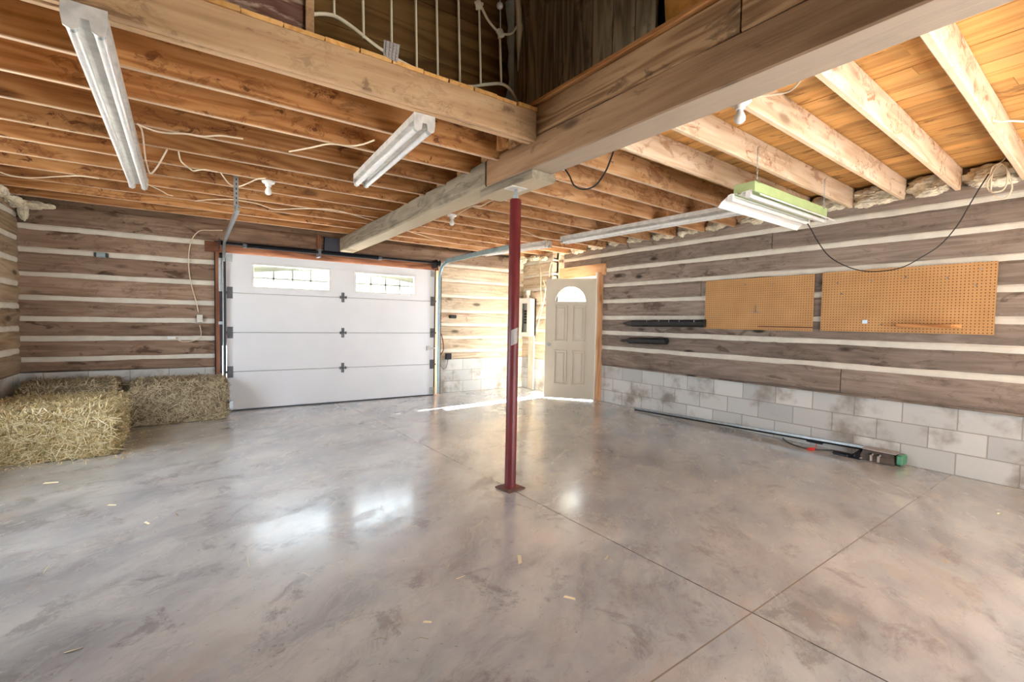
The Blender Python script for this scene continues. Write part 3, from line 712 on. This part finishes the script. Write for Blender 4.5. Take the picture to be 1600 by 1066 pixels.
fluoro('fluorescent_light', (-.355, 2.60, 2.568), (-.405, 5.52, 2.568), 'long twin-tube strip light at upper left, nearest the loft opening', .14, .105)
fluoro('fluorescent_light', (1.175, 2.71, 2.568), (1.225, 4.18, 2.568), 'short twin-tube strip light left of the main beam near the loft edge', .13, .1)
fluoro('fluorescent_light', (4.50, 5.30, 2.568), (4.68, 2.55, 2.568), 'long twin-tube strip light on the right joists, pointing at the green light', .14, .1)
a, b = onz(858, 377, 2.56), onz(805, 389, 2.56)
fluoro('fluorescent_light', (a.x, a.y, 2.568), (a.x-.25, 7.2, 2.568), 'strip light far right near the corner, partly behind the blue door track', .13, .1)
# the shop light on chains
SL = thing('shop_light', (3.50, 2.06, 2.30), 'pale green shop light with white reflector hung on chains from a joist', 'light fixture', R_(2.))
L = 1.42
mb = MB(); mb.box(.03, L-.05, -.115, .055, .045, .125, 0, .004); mb.build('housing', M['green'], SL)
mb = MB(); prof = [(-.17, .0), (-.165, .012), (-.10, .05), (-.03, .045), (-.02, .03), (.0, .03), (.01, .045), (.06, .05), (.135, .0), (.16, -.035)]
for yo in (0,):
    vs = [(0, y, z) for y, z in prof]+[(L, y, z) for y, z in prof]+[(0, y, z+.003) for y, z in prof]+[(L, y, z+.003) for y, z in prof]; k = len(prof)
    fs = []
    for i in range(k-1): fs += [(i, i+1, k+i+1, k+i), (2*k+i+1, 2*k+i, 3*k+i, 3*k+i+1), (i+1, i, 2*k+i, 2*k+i+1), (k+i, k+i+1, 3*k+i+1, 3*k+i)]
    fs += [(0, k, 3*k, 2*k), (k-1, 3*k-1, 4*k-1, 2*k-1)]
    mb.add(vs, fs)
mb.build('reflector', plain('bright_white_reflector', lin(240, 240, 238), .35, 0, .03), SL)
for y in (-.075, .065):
    mb = MB(); mb.tube([(.03, y, .018), (L-.03, y, .018)], .019, 12); mb.build('lamp_tube', M['tube_glass'], SL)
    MB().box(0.005, .03, y-.02, y+.02, .0, .05).build('socket', M['white_pl'], SL); MB().box(L-.03, L-.005, y-.02, y+.02, 0, .05).build('socket', M['white_pl'], SL)
def chain(x, y0, ztop):
    mb = MB(); z = .125; i = 0
    while z < ztop:
        pts = []
        for k in range(9):
            a = 2*math.pi*k/8; u, v = .006*math.cos(a), .014*math.sin(a)
            pts.append((x+(u if i % 2 else 0), y0+(0 if i % 2 else u), z+v))
        mb.tube(pts, .0018, 5, 0, False); z += .021; i += 1
    for s in (-1, 1): mb.tube([(x, y0, .1), (x+s*.02, y0-.03, .126)], .0015, 5)
    mb.tube([(x-.012, y0-.005, ztop-.01), (x+.006, y0-.008, ztop+.006), (x+.03, y0-.005, ztop+.022)], .003, 6)
    mb.build('chain', M['galv'], SL)
chain(.08, -.10, .39); chain(1.27, -.12, .37)

# bare bulbs in porcelain holders
def bulb(p, lab):
    T = thing('bare_bulb', p, lab, 'light bulb', 0, 'bare bulbs in porcelain holders')
    MB().lathe((0, 0, 0), [(.055, 0), (.057, -.008), (.05, -.018), (.03, -.026), (.024, -.05)], 20).build('lamp_holder', M['white_pl'], T)
    MB().lathe((0, 0, 0), [(.013, -.045), (.016, -.06), (.024, -.075), (.03, -.095), (.028, -.112), (.016, -.124), (.004, -.128)], 16).build('bulb_globe', M['tube_glass'], T)
bulb((.585, 4.90, 2.568), 'bare white bulb in porcelain holder left of the main beam, above the garage door')
bulb((2.55, 5.05, 2.568), 'bare white bulb in porcelain holder just right of the grey beam')
bulb((2.52, 1.49, 2.568), 'bare white bulb in porcelain holder beside the near main beam at upper right')

# ------------------------------------------------------------------ cables
def cable(name, pts, rad, mat, label, cat='cable', group=None, sm=True):
    pts = smooth(pts, 6) if sm else pts
    o = MB().tube(pts, rad, 6).build(name, mat); return tag(o, label, cat, group)
zc = 2.562
zz = lambda L_: [tuple(onz(x, y, zc)) for x, y in L_]
G = 'cream cables stapled along the joists'
cable('cable', zz([(214, 194), (240, 204), (262, 208), (290, 209), (318, 213), (345, 212), (380, 217)]), .006, M['cable'], 'cream cable along a left joist running right from the long strip light', group=G)
p = zz([(216, 194), (222, 206), (226, 228), (229, 244), (235, 260), (246, 248), (261, 234)]); p = [(x, y, z-(.06 if 1 < i < 6 else 0)) for i, (x, y, z) in enumerate(p)]
cable('cable', p, .006, M['cable'], 'cream cable hanging in a V beside the end of the long strip light', group=G)
cable('cable', zz([(279, 237), (283, 252), (296, 263), (303, 267), (318, 265), (340, 269)]), .006, M['cable'], 'short cream cable loop left of the left track hanger', group=G)
cable('cable', zz([(345, 270), (355, 284), (363, 290), (375, 291), (388, 286), (402, 280), (415, 279)]), .006, M['cable'], 'cream cable dipping behind the left track hanger to the bare bulb', group=G)
cable('cable', zz([(452, 237), (485, 231), (515, 225), (545, 228), (565, 226), (585, 219)]), .006, M['cable'], 'cream cable crossing to the short strip light', group=G)
cable('cable', zz([(0, 269), (20, 275), (50, 278), (90, 276), (125, 275), (155, 279)]), .006, M['cable'], 'cream cable sagging at the far left edge under the joists', group=G)
cable('cable', zz([(232, 289), (250, 297), (262, 304), (270, 306)]), .005, M['cable'], 'thin cream cable below the far end of the long strip light', group=G)
cable('cable', zz([(305, 314), (330, 312), (362, 312), (400, 318), (430, 327), (470, 326), (520, 328), (560, 338), (640, 362), (690, 377)]), .005, M['cable'], 'thin cream cable running above the garage door and behind the grey beam', group=G)
cable('cable', zz([(714, 336), (728, 327), (740, 322), (752, 322), (765, 315), (780, 309)]), .006, M['cable'], 'cream cable running from the middle bulb towards the red post', group=G)
cable('cable', zz([(812, 358), (830, 366), (845, 372), (862, 374), (876, 375)]), .006, M['cable'], 'cream cable joining the long right strip light from the left', group=G)
cable('cable', zz([(1163, 150), (1190, 150), (1225, 145), (1240, 138), (1252, 124)]), .006, M['cable'], 'cream cable beside the bulb at upper right by the main beam', group=G)
cable('cable', [tuple(onz(x, y, 2.6)) for x, y in ((1545, 186), (1560, 190), (1580, 189), (1600, 190))], .006, M['cable'], 'cream cable across the joist at the right picture edge', group=G)
# black cord hanging by the main beam
z_ = lambda L_, zv: [tuple(onz(x, y, zv)) for x, y in L_]
c = [tuple(onx(x, y, 2.36)) for x, y in ((882, 263), (890, 275), (897, 290), (912, 296), (930, 290), (945, 270), (953, 252), (960, 232))]
cd_ = cable('extension_cord', c, .006, M['black'], 'short black cord looping below the right side of the main beam', 'cord')
q = onx(881, 262, 2.36); mb = MB(); mb.box(q.x-.02, q.x+.02, q.y-.012, q.y+.03, q.z-.015, q.z+.02, 0, .004); mb.build('plug', M['white_metal'], cd_)
# power cord of the shop light to the coil at right
c = [tuple(onx(x, y, xx)) for x, y, xx in ((1262, 350, 4.86), (1268, 360, 4.95), (1278, 378, 5.0), (1296, 401, 5.1), (1322, 416, 5.2), (1352, 424, 5.25), (1385, 423, 5.3), (1412, 417, 5.35), (1440, 402, 5.4), (1470, 382, 5.45), (1496, 352, 5.5), (1515, 320, 5.5), (1530, 295, 5.52), (1545, 272, 5.54))]
cable('extension_cord', c, .005, M['black'], 'long black cord swooping from the green shop light to the right wall top', 'cord')
ox = lambda L_, xv: [tuple(onx(a_, b_, xv)) for a_, b_ in L_]
c = ox([(1575, 240), (1566, 253), (1552, 262), (1548, 275), (1549, 298), (1556, 301), (1568, 296), (1575, 281), (1574, 264), (1567, 256), (1553, 268), (1550, 285), (1548, 300), (1543, 290), (1548, 279), (1556, 262), (1565, 256), (1576, 268), (1578, 280), (1582, 293), (1577, 306), (1566, 311), (1552, 306)], 5.53)
for i in range(len(c)): c[i] = (c[i][0]-.012*((i*7) % 3), c[i][1], c[i][2])
cable('coiled_cable', c, .006, M['cable'], 'coiled cream cable hanging at the top of the right wall near the picture edge', 'cable')
# left wall cables and boxes
oy = lambda L_, yv: [tuple(ony(a_, b_, yv)) for a_, b_ in L_]
cable('cable', oy([(348, 360), (330, 360), (312, 361), (300, 374), (295, 395), (295, 420), (299, 445), (306, 470), (310, 488)], 7.615), .006, M['cable'], 'cream cable arching over the left logs down to the wall outlet', group='cream cables on the back wall')
cable('cable', oy([(312, 508), (314, 524), (304, 532), (287, 534), (277, 531), (272, 527)], 7.615), .005, M['cable'], 'cream cable looping below the wall outlet to the small white box', group='cream cables on the back wall')
q = ony(311.5, 498, 7.61); O = thing('wall_outlet', (q.x, 7.63, q.z), 'metal wall outlet on the logs left of the garage door', 'outlet')
mb = MB(); mb.box(-.035, .035, -.045, .01, -.055, .055, 0, .005); mb.build('outlet_box', M['brown_box'], O)
mb = MB(); mb.box(-.03, .036, -.052, -.045, -.05, .052); mb.build('outlet_plate', M['chink'], O)
q = ony(270, 528, 7.61); mb = MB(); mb.box(q.x-.06, q.x+.03, 7.60, 7.65, q.z-.02, q.z+.02, 0, .006); tag(mb.build('sensor_box', M['white_pl']), 'small white box on the chinking below the wall outlet', 'box')
q = ony(158, 398.5, 7.61); O = tag(MB().box(q.x-.05, q.x+.05, 7.59, 7.65, q.z-.03, q.z+.03, 0, .01).build('small_device', plain('pale_blue_device', lin(150, 170, 176), .4)), 'small pale blue device with dark ends on the left logs', 'device')
mb = MB()
for s in (-1, 1): MB().box(q.x+s*.055-.012, q.x+s*.055+.012, 7.585, 7.65, q.z-.026, q.z+.026, 0, .004).build('end_cap', M['black'], O)
# wiring right of the garage door
q = ony(708, 495, 7.6); mb = MB(); mb.box(q.x-.07, q.x+.06, 7.57, 7.65, q.z-.03, q.z+.03, 0, .012); tag(mb.build('dark_connector', M['black']), 'black connector block on the logs right of the garage door', 'connector')
q = ony(701, 557, 7.6); O = tag(MB().box(q.x-.05, q.x+.05, 7.58, 7.66, q.z-.055, q.z+.055, 0, .006).build('junction_box', M['dark_metal']), 'dark square junction box above the blocks right of the garage door', 'box')
cable('cable', oy([(700, 562), (697, 574), (692, 576), (688, 568), (689, 552)], 7.6), .004, M['black'], 'thin black wire loop under the dark junction box', group='wires right of the garage door')
cable('cable', oy([(686, 515), (691, 528), (693, 545), (690, 552), (685, 560)], 7.58), .009, plain('dark_red_cable', lin(110, 44, 52), .5), 'thick dark red cable beside the right jamb of the garage door', group='wires right of the garage door')
cable('cable', oy([(686, 510), (688, 500), (700, 492), (715, 491), (735, 494), (755, 494), (790, 498)], 7.61), .004, plain('pink_red_wire', lin(206, 120, 110), .5), 'thin red wire along the logs behind the red post', group='wires right of the garage door')

# ------------------------------------------------------------------ electrical panel in the corner
PX = 5.45; q0, q1 = onx(816, 468, PX), onx(839, 525, PX)
EP = thing('electrical_panel', (PX-.02, 7.42, 1.40), 'open white electrical panel on the corner wall left of the entry door', 'electrical panel')
mb = MB(); ya, yb_ = -.21, .15
mb.box(-.10, 0.03, ya, yb_, -.36, -.345); mb.box(-.10, .03, ya, yb_, .345, .36); mb.box(-.1, .03, ya, ya+.015, -.345, .345); mb.box(-.1, .03, yb_-.015, yb_, -.345, .345); mb.box(0, .03, ya, yb_, -.36, .36)
mb.build('box_shell', M['white_metal'], EP)
mb = MB(); mb.box(-.108, -.1, ya-.01, yb_+.01, .27, .37); mb.box(-.108, -.1, ya-.01, yb_+.01, -.37, -.29); mb.box(-.108, -.1, ya-.01, ya+.10, -.29, .27); mb.box(-.108, -.1, yb_-.09, yb_+.01, -.29, .27); mb.build('front_cover', M['white_pl'], EP)
mb = MB(); mb.box(-.06, -.05, ya+.05, yb_-.05, -.30, .28); mb.build('back_plate', M['box_grey'], EP)
for k in range(5):
    z = .12-k*.055; mb = MB(); mb.box(-.085, -.06, -.075, .02, z-.022, z+.022, 0, .003); mb.box(-.095, -.085, -.03, -.01, z-.01, z+.01); mb.build('breaker', M['black'], EP)
mb = MB(); mb.tube([(-.03, -.03, .36), (-.03, -.03, .45)], .03, 12); mb.lathe((-.03, -.03, .43), [(.045, 0), (.045, .09), (.03, .1)], 14); mb.build('conduit', M['white_pl'], EP)
mb = MB(); mb.box(0, .03, -.2, -.03, -1.39, -.36); mb.build('backing_board', plain('pale_backing_board', lin(214, 204, 184), .7), EP)
cable('cable', ox([(838, 398), (842, 410), (845, 428), (845, 450), (846, 470), (845, 480), (838, 500)], 5.42), .008, M['cable'], 'cream cable dropping from the ceiling corner past the electrical panel', group='cream cables in the panel corner')
cable('cable', ox([(849, 438), (852, 452), (850, 470), (846, 486), (840, 510), (839, 520)], 5.41), .008, M['cable'], 'cream cable next to the left edge of the entry door', group='cream cables in the panel corner')
cable('cable', ox([(862, 409), (859, 420), (858, 433)], 5.44), .008, M['cable'], 'short cream cable at the left end of the door casing', group='cream cables in the panel corner')
cable('cable', ox([(806, 480), (810, 500), (808, 520), (812, 530)], 5.42), .008, M['cable'], 'cream cable left of the electrical panel beside the red post', group='cream cables in the panel corner')

# ------------------------------------------------------------------ right wall furniture
def wallbox(y0, y1, z0, z1, d0, d1): return MB().box(0, y1-y0, -d1, -d0, 0, z1-z0), (RX, y1, z0)
def peg(y0, y1, z0, z1, label, tilt):
    T = thing('pegboard', (RX-.035, y1, z0), label, 'pegboard', -R_(90), 'pegboards on the right wall')
    T.rotation_euler = (0, tilt, -R_(90))
    MB().box(0, y1-y0, -.004, .004, 0, z1-z0).build('panel', M['peg'], T)
    for z in (.05, (z1-z0)-.08): MB().box(.03, y1-y0-.03, .0045, .022, z, z+.04).build('furring_strip', M['shelf'], T)
    return T
PA = peg(2.405, 3.725, 1.272, 1.905, 'smaller tan pegboard on the right wall, nearer the entry door', 0.)
PB = peg(.985, 2.325, 1.282, 1.912, 'tan pegboard with a small wooden shelf, at the right side of the wall', 0.)
XS = RX-.04
def hook(px, py, lab, long=False):
    q = onx(px, py, XS); mb = MB()
    if long: mb.tube([(0, 0, .07), (-.004, 0, 0), (-.03, 0, -.02)], .004, 6); mb.tube([(-.01, -.07, -.018), (-.01, .07, -.01)], .003, 6)
    else: mb.tube([(0, 0, .014), (-.006, 0, 0), (-.03, 0, -.004), (-.036, 0, .01)], .003, 6)
    o = mb.build('peg_hook', M['galv'], None, (q.x-.002, q.y, q.z)); tag(o, lab, 'hook', 'metal peg hooks')
for px, py, lab in ((1166, 445, 'metal peg hook near the top middle of the smaller pegboard'), (1209, 444, 'metal peg hook near the upper right of the smaller pegboard'), (1115, 498, 'metal peg hook low on the left side of the smaller pegboard'),
                    (1310, 443, 'metal peg hook at the upper left of the shelf pegboard'), (1315, 460, 'metal peg hook below another at the left of the shelf pegboard'), (1362, 440, 'metal peg hook high on the shelf pegboard below the swooping cord'),
                    (1416, 434, 'metal peg hook in the upper middle of the shelf pegboard'), (1481, 435, 'metal peg hook right of the middle, high on the shelf pegboard'), (1535, 421, 'metal peg hook in the upper right corner of the shelf pegboard'),
                    (1526, 447, 'metal peg hook under the upper right corner of the shelf pegboard'), (1378, 508, 'metal peg hook low on the shelf pegboard, left of the wooden shelf')):
    hook(px, py, lab)
hook(1181.5, 486, 'tall T-shaped metal peg hook in the middle of the smaller pegboard', True)
q = onx(1352, 503, XS); tag(MB().box(q.x-.012, q.x, q.y-.022, q.y+.022, q.z-.018, q.z+.018).build('metal_tag', M['galv']), 'small square metal tag low on the shelf pegboard', 'tag')
a, b = onx(1400, 508, XS), onx(1503, 508, XS)
mb = MB(); w = a.y-b.y; mb.add([(0, 0, 0), (0, 0, .035), (w, 0, .035), (w, 0, 0), (.03, -.1, 0), (.03, -.1, .03), (w-.05, -.1, .03), (w-.05, -.1, 0)],
    [(0, 1, 2, 3), (7, 6, 5, 4), (0, 4, 5, 1), (3, 2, 6, 7), (1, 5, 6, 2), (0, 3, 7, 4)])
tag(mb.build('wooden_shelf', M['shelf'], None, (XS, a.y, a.z-.02), (0, 0, -R_(90))), 'little wooden ledge shelf low on the larger-looking right pegboard', 'shelf')
a, b = onx(1185, 511, XS), onx(1270, 513, XS)
tag(MB().box(0, a.y-b.y, -.012, 0, 0, .012).build('thin_rail', M['orange_trim'], None, (XS-.001, a.y, a.z), (0, 0, -R_(90))), 'thin reddish rod lying along the bottom of the smaller pegboard', 'rod')
# black wrapped bars
def bar(p0, p1, h, lab, lab2=None):
    a, b = onx(*p0, RX-.06), onx(*p1, RX-.06); L_ = a.y-b.y; mb = MB(); vs = []; n_ = 14
    for i in range(n_+1):
        x = L_*i/n_; k = min(1, .12+i/2.2) if i < 2 else 1.
        for j in range(8):
            an = 2*math.pi*j/8+.39; hh = h*k*(.5+.06*mnoise.noise(Vector((x*9, j*2., h*30))))
            vs.append((x, math.cos(an)*hh*.9, math.sin(an)*hh*1.05+(a.z*(1-i/n_)+b.z*i/n_-a.z)))
    fs = [(i*8+k, i*8+(k+1) % 8, (i+1)*8+(k+1) % 8, (i+1)*8+k) for i in range(n_) for k in range(8)]+[tuple(range(7, -1, -1)), tuple(n_*8+k for k in range(8))]
    mb.add(vs, fs)
    o = mb.build('black_trough', M['black_cover'], None, tuple(a), (0, 0, -R_(90))); tag(o, lab, 'trough', 'black troughs on the right wall')
    return o, a, L_
o, a, L_ = bar((973, 505.5), (1102, 505.5), .105, 'long black pointed trough fixed to the wall left of the pegboards')
mb = MB()
for k in (.35, .5, .62, .74, .9): mb.tube([(L_*k, -.04, .03), (L_*k, -.04, .06)], .004, 6)
mb.build('clip', M['galv'], o)
o, a, L_ = bar((976, 532), (1042, 533.5), .1, 'short black pointed trough on the wall below the long one')
# stray nail
# ------------------------------------------------------------------ fallen garage door opener along the right wall
OP = thing('garage_door_opener', (5.50, 1.78, 0), 'dismounted garage door opener lying on the floor at the foot of the right wall', 'door opener')
def opz(px, py, z): p = onz(px, py, z); return (p.x-5.50, p.y-1.78, p.z)
mb = MB(); r0, r1 = opz(992, 638, .035), opz(1392, 706, .11)
d = Vector(r1)-Vector(r0)
mb.tube([r0, r1], .017, 4); mb.build('rail', M['galv'], OP)
mb = MB(); mb.tube([Vector(r0)+Vector((0, 0, -.022)), Vector(r1)+Vector((0, 0, -.022))], .012, 6); mb.build('drive_chain', M['black'], OP)
mb = MB(); c = opz(1366, 720, .0); X0 = c[0]
mb.add([(X0-.07, .10, .005), (X0+.09, .10, .005), (X0+.09, -.20, .005), (X0-.07, -.20, .005), (X0-.05, .06, .115), (X0+.08, .06, .115), (X0+.08, -.18, .12), (X0-.05, -.18, .12)],
       [(3, 2, 1, 0), (4, 5, 6, 7), (0, 1, 5, 4), (1, 2, 6, 5), (2, 3, 7, 6), (3, 0, 4, 7)])
mb.build('motor_case', M['brown_box'], OP)
mb = MB()
for y in (-.01, -.07): mb.box(X0-.085, X0-.062, y-.009, y+.006, .01, .085); mb.box(X0-.085, X0-.062, y-.02, y+.006, .07, .085)
mb.box(X0-.075, X0+.06, -.205, .07, .112, .122); mb.tube([(X0-.075, .06, .02), (X0-.085, .12, .0), (X0-.08, .16, .02)], .007, 6); mb.build('frame_strap', M['tape'], OP)
mb = MB(); mb.box(X0-.055, X0+.08, -.255, -.2, .015, .11, 0, .012); mb.build('light_lens', M['green_lens'], OP)
mb = MB(); mb.add([(X0-.10, .18, 0), (X0+.02, .18, 0), (X0+.02, .08, 0), (X0-.10, .08, 0), (X0-.04, .09, .10), (X0+.0, .09, .10)], [(3, 2, 1, 0), (0, 3, 4), (1, 5, 2), (0, 4, 5, 1), (3, 2, 5, 4)])
mb.build('mount_bracket', M['dark_metal'], OP)
mb = MB(); c = opz(1275, 690, .05); mb.box(c[0]-.03, c[0]+.05, c[1]-.08, c[1]+.10, .03, .09, 0, .015); mb.build('trolley', M['black'], OP)
mb = MB(); mb.tube(smooth([opz(1222, 678, .03), opz(1226, 688, .008), opz(1245, 697, .008), opz(1268, 702, .008), opz(1300, 704, .008), opz(1320, 708, .01), opz(1335, 712, .03)]), .006, 6); mb.build('power_lead', M['black'], OP)
mb = MB(); mb.tube([opz(1276, 694, .03), opz(1273, 700, .015)], .004, 5); c = opz(1268, 703, .0); mb.box(c[0]-.05, c[0]+.05, c[1]-.03, c[1]+.03, .001, .018, 0, .006); mb.build('release_handle', M['red_tag'], OP)
mb = MB(); c = opz(1312, 711, 0); mb.box(c[0]-.03, c[0]+.04, c[1]-.08, c[1]+.06, .0, .03, 0, .01); mb.build('loose_clip', M['dark_metal'], OP)

# ------------------------------------------------------------------ insulation tufts
def tufts(name, spots, label, seed=1):
    random.seed(seed); mb = MB()
    for c, s in spots:
        bm = bmesh.new(); bmesh.ops.create_icosphere(bm, subdivisions=4, radius=1)
        o3 = Vector((random.random()*50, random.random()*50, 0))
        for v in bm.verts:
            q = v.co.copy(); k = 1+.28*mnoise.noise(q*2.+o3)+.22*mnoise.noise(q*6+o3)+.14*mnoise.noise(q*15+o3)
            v.co = Vector((c[0]+q.x*s[0]*k, c[1]+q.y*s[1]*k, c[2]+q.z*s[2]*k))
        mb.frombm(bm, random.random(), True)
    o = mb.build(name, M['wool']); tag(o, label, 'insulation', None, 'stuff'); return o
random.seed(21); sp = []
for i in range(len(YR)-1):
    y0, y1 = YR[i]+.17, YR[i+1]+.17; ym = (y0+y1)/2; g = y1-y0
    sp.append(((5.735, ym, 2.665), (.085, g*.44, .095)))
    for k in range(3): sp.append(((5.69, random.uniform(y0+.08, y1-.08), 2.60+random.uniform(-.01, .03)), (.05, random.uniform(.06, .12), random.uniform(.03, .055))))
tufts('insulation', sp, 'cream mineral wool stuffed between joist ends along the right wall top', 3)
mb = MB(); mb.box(0, 7.5, 0, .06, 2.62, 2.775)
struct(mb.build('trim_12', M['log_right'], None, (RX+.09, 7.0, 0), (0, 0, -R_(90))))
sp = [((-1.60, 7.35, 2.53), (.07, .22, .06)), ((-1.50, 7.58, 2.545), (.14, .06, .045)), ((-1.61, 6.9, 2.55), (.05, .2, .05)), ((-1.58, 7.55, 2.45), (.045, .05, .09)), ((-1.38, 7.6, 2.55), (.06, .04, .03))]
tufts('insulation', sp, 'dusty white wool tuft in the left corner where joists meet the logs', 7)
sp = [((5.3, 7.5, 2.52), (.12, .1, .08)), ((5.40, 7.2, 2.53), (.08, .2, .05)), ((5.42, 6.95, 2.5), (.05, .1, .04)), ((5.35, 7.58, 2.42), (.06, .05, .09))]
tufts('insulation', sp, 'white wool bulging above the electrical panel corner', 9)

# ------------------------------------------------------------------ hay
def strands(mb, surf, n, lo, hi, wid, seed, flat=.35):
    random.seed(seed)
    for _ in range(n):
        p, nr = surf(); d = Vector((random.gauss(0, 1), random.gauss(0, 1), random.gauss(0, .8)))
        d = d-nr*d.dot(nr); d = d.normalized()+nr*random.uniform(-.1, flat)
        L_ = random.uniform(lo, hi); w = random.uniform(.6, 1.2)*wid
        side = d.cross(nr).normalized()*w; bend = Vector((random.gauss(0, 1), random.gauss(0, 1), random.gauss(0, 1)-.4))*L_*.16
        a = p-d*L_*.5-nr*.012; b = p+nr*.008+bend*.3; c = p+d*L_*.5+bend
        if min(a.z, b.z, c.z) < .004:
            for q in (a, b, c): q.z = max(q.z, .004)
        k = random.random(); base = len(mb.v)
        mb.v += [tuple(a-side), tuple(a+side), tuple(b+side), tuple(b-side), tuple(c+side*.5), tuple(c-side*.5)]
        mb.f += [[base, base+1, base+2, base+3], [base+3, base+2, base+4, base+5]]; mb.r += [k, k]; mb.smooth += [False, False]
def bale(loc, dims, rz, mat, seed, label, n=9000, tones=(0, 1)):
    lx, ly, lz = dims; mb = MB(); bm = bmesh.new(); bmesh.ops.create_cube(bm, size=1)
    bmesh.ops.subdivide_edges(bm, edges=bm.edges[:], cuts=14, use_grid_fill=True)
    o3 = Vector((seed*3.1, 0, 0))
    def shape(q):
        u = Vector((q.x*2, q.y*2, q.z*2)); e = 0
        p = Vector((q.x*lx, q.y*ly, (q.z+.5)*lz))
        for ax in range(3):
            o_ = [k for k in range(3) if k != ax]; rd = 1-.055*(abs(u[o_[0]])**8+abs(u[o_[1]])**8)
            if ax == 2: p.z = (p.z-lz/2)*rd+lz/2
            else: p[ax] *= rd
        k = .018*mnoise.noise(p*6+o3)+.012*mnoise.noise(p*17+o3)
        p += Vector((u.x, u.y, u.z*.6))*k; p.z = max(p.z, .003); return p
    for v in bm.verts: v.co = shape(v.co)
    mb.frombm(bm, .12)
    def surf():
        ax = random.choices((0, 1, 2), (ly*lz, lx*lz, lx*ly*1.1))[0]; q = Vector([random.uniform(-.5, .5) for _ in range(3)])
        s_ = random.choice((-1, 1)) if ax < 2 else 1
        q[ax] = .5*s_; nr = Vector((0, 0, 0)); nr[ax] = s_
        return shape(q), nr
    strands(mb, surf, n, .05, .15, .003, seed)
    if seed == 1: pass
    o = mb.build('hay_bale', mat, None, loc, (0, 0, rz), fix=False); tag(o, label, 'hay bale', 'hay bales in the left corner'); return o
bale((-1.085, 5.87, 0), (.98, .48, .445), R_(1), M['straw'], 1, 'golden hay bale at the far left, nearest the camera', 17000)
bale((-1.09, 6.40, 0), (.98, .46, .46), R_(-1), M['straw'], 2, 'golden hay bale directly behind the nearest one', 10000)
bale((-1.14, 7.24, 0), (.84, .50, .545), R_(2), M['straw2'], 3, 'dark old hay bale in the corner behind the golden ones', 7000)
bale((-.13, 7.16, 0), (.98, .44, .525), R_(0), M['straw2'], 4, 'dull brown hay bale against the wall beside the garage door', 13000)
# loose straw on the floor
mb = MB(); random.seed(77)
def fl():
    t = random.random()
    if t < .35: return Vector((random.gauss(-.55, .10), random.uniform(5.6, 6.7), .006)), Vector((0, 0, 1))
    if t < .62: return Vector((random.uniform(-1.6, -.5), random.gauss(5.55, .05), .006)), Vector((0, 0, 1))
    if t < .9: return Vector((random.uniform(-.6, .5), random.gauss(6.96, .05), .006)), Vector((0, 0, 1))
    return Vector((random.uniform(-1.5, 3.5), random.uniform(1.2, 6.8), .006)), Vector((0, 0, 1))
strands(mb, fl, 750, .03, .09, .0018, 31, .03)
tag(mb.build('loose_straw', M['straw'], fix=False), 'loose straw scattered on the floor around the hay bales', 'straw', None, 'stuff')
# small wood chips on the concrete
random.seed(15); mb = MB()
for px, py, l in ((80, 755, .05), (115, 1017, .03), (890, 935, .03), (948, 872, .03), (1118, 752, .012), (720, 903, .03), (175, 790, .03), (230, 818, .03), (668, 973, .02), (1560, 803, .02), (1478, 878, .02), (812, 875, .05)):
    p = onz(px, py, 0); a = random.uniform(0, 3); c_, s_ = math.cos(a)*l, math.sin(a)*l; w = l*.22
    mb.add([(p.x-c_-s_*.2, p.y-s_+c_*.2, .001), (p.x+c_-s_*.2, p.y+s_+c_*.2, .001), (p.x+c_*.8+s_*.2, p.y+s_*.8-c_*.2, .006), (p.x-c_*.8+s_*.2, p.y-s_*.8-c_*.2, .004)], [(0, 1, 2, 3)], .8)
tag(mb.build('wood_chips', M['straw'], fix=False), 'tiny pale chips and bits of straw strewn on the open floor', 'debris', None, 'stuff')

# ------------------------------------------------------------------ light
W = bpy.data.worlds.new('world'); S.world = W; W.use_nodes = True
nt = W.node_tree; bg = nt.nodes['Background']; bg.inputs[0].default_value = (.80, .90, 1., 1); bg.inputs[1].default_value = 5.0
sl = bpy.data.lights.new('sun', 'SUN'); sl.energy = 58.; sl.angle = R_(.6); sl.color = (1., .975, .95)
so = bpy.data.objects.new('sun', sl); C.objects.link(so)
sd = Vector((-.99, -.13, 0)).normalized()*math.cos(R_(35)); sd.z = -math.sin(R_(35))
so.rotation_euler = sd.to_track_quat('-Z', 'Y').to_euler()
def portal(loc, rot, sx, sy):
    l = bpy.data.lights.new('portal', 'AREA'); l.shape = 'RECTANGLE'; l.size = sx; l.size_y = sy; l.cycles.is_portal = True
    o = bpy.data.objects.new('portal', l); C.objects.link(o); o.location = loc; o.rotation_euler = rot
portal((2.8, -2.06, 1.25), (R_(90), 0, 0), 1.8, 2.5)
portal((1.21, 7.58, 1.9), (-R_(90), 0, 0), 1.0, .32); portal((2.6, 7.58, 1.9), (-R_(90), 0, 0), 1.0, .32)
portal((5.95, -1.3, 1.15), (0, R_(90), 0), 2.3, 1.05); portal((-1.9, 4.3, 1.67), (0, -R_(90), 0), 1.35, 2.6)
portal((6.02, 6.17, 1.05), (0, R_(90), 0), 2.1, .9)
S.view_settings.view_transform = 'Standard'; S.view_settings.look = 'None'; S.view_settings.gamma = 1.0
S.view_settings.exposure = 1.4; S.view_settings.use_curve_mapping = False
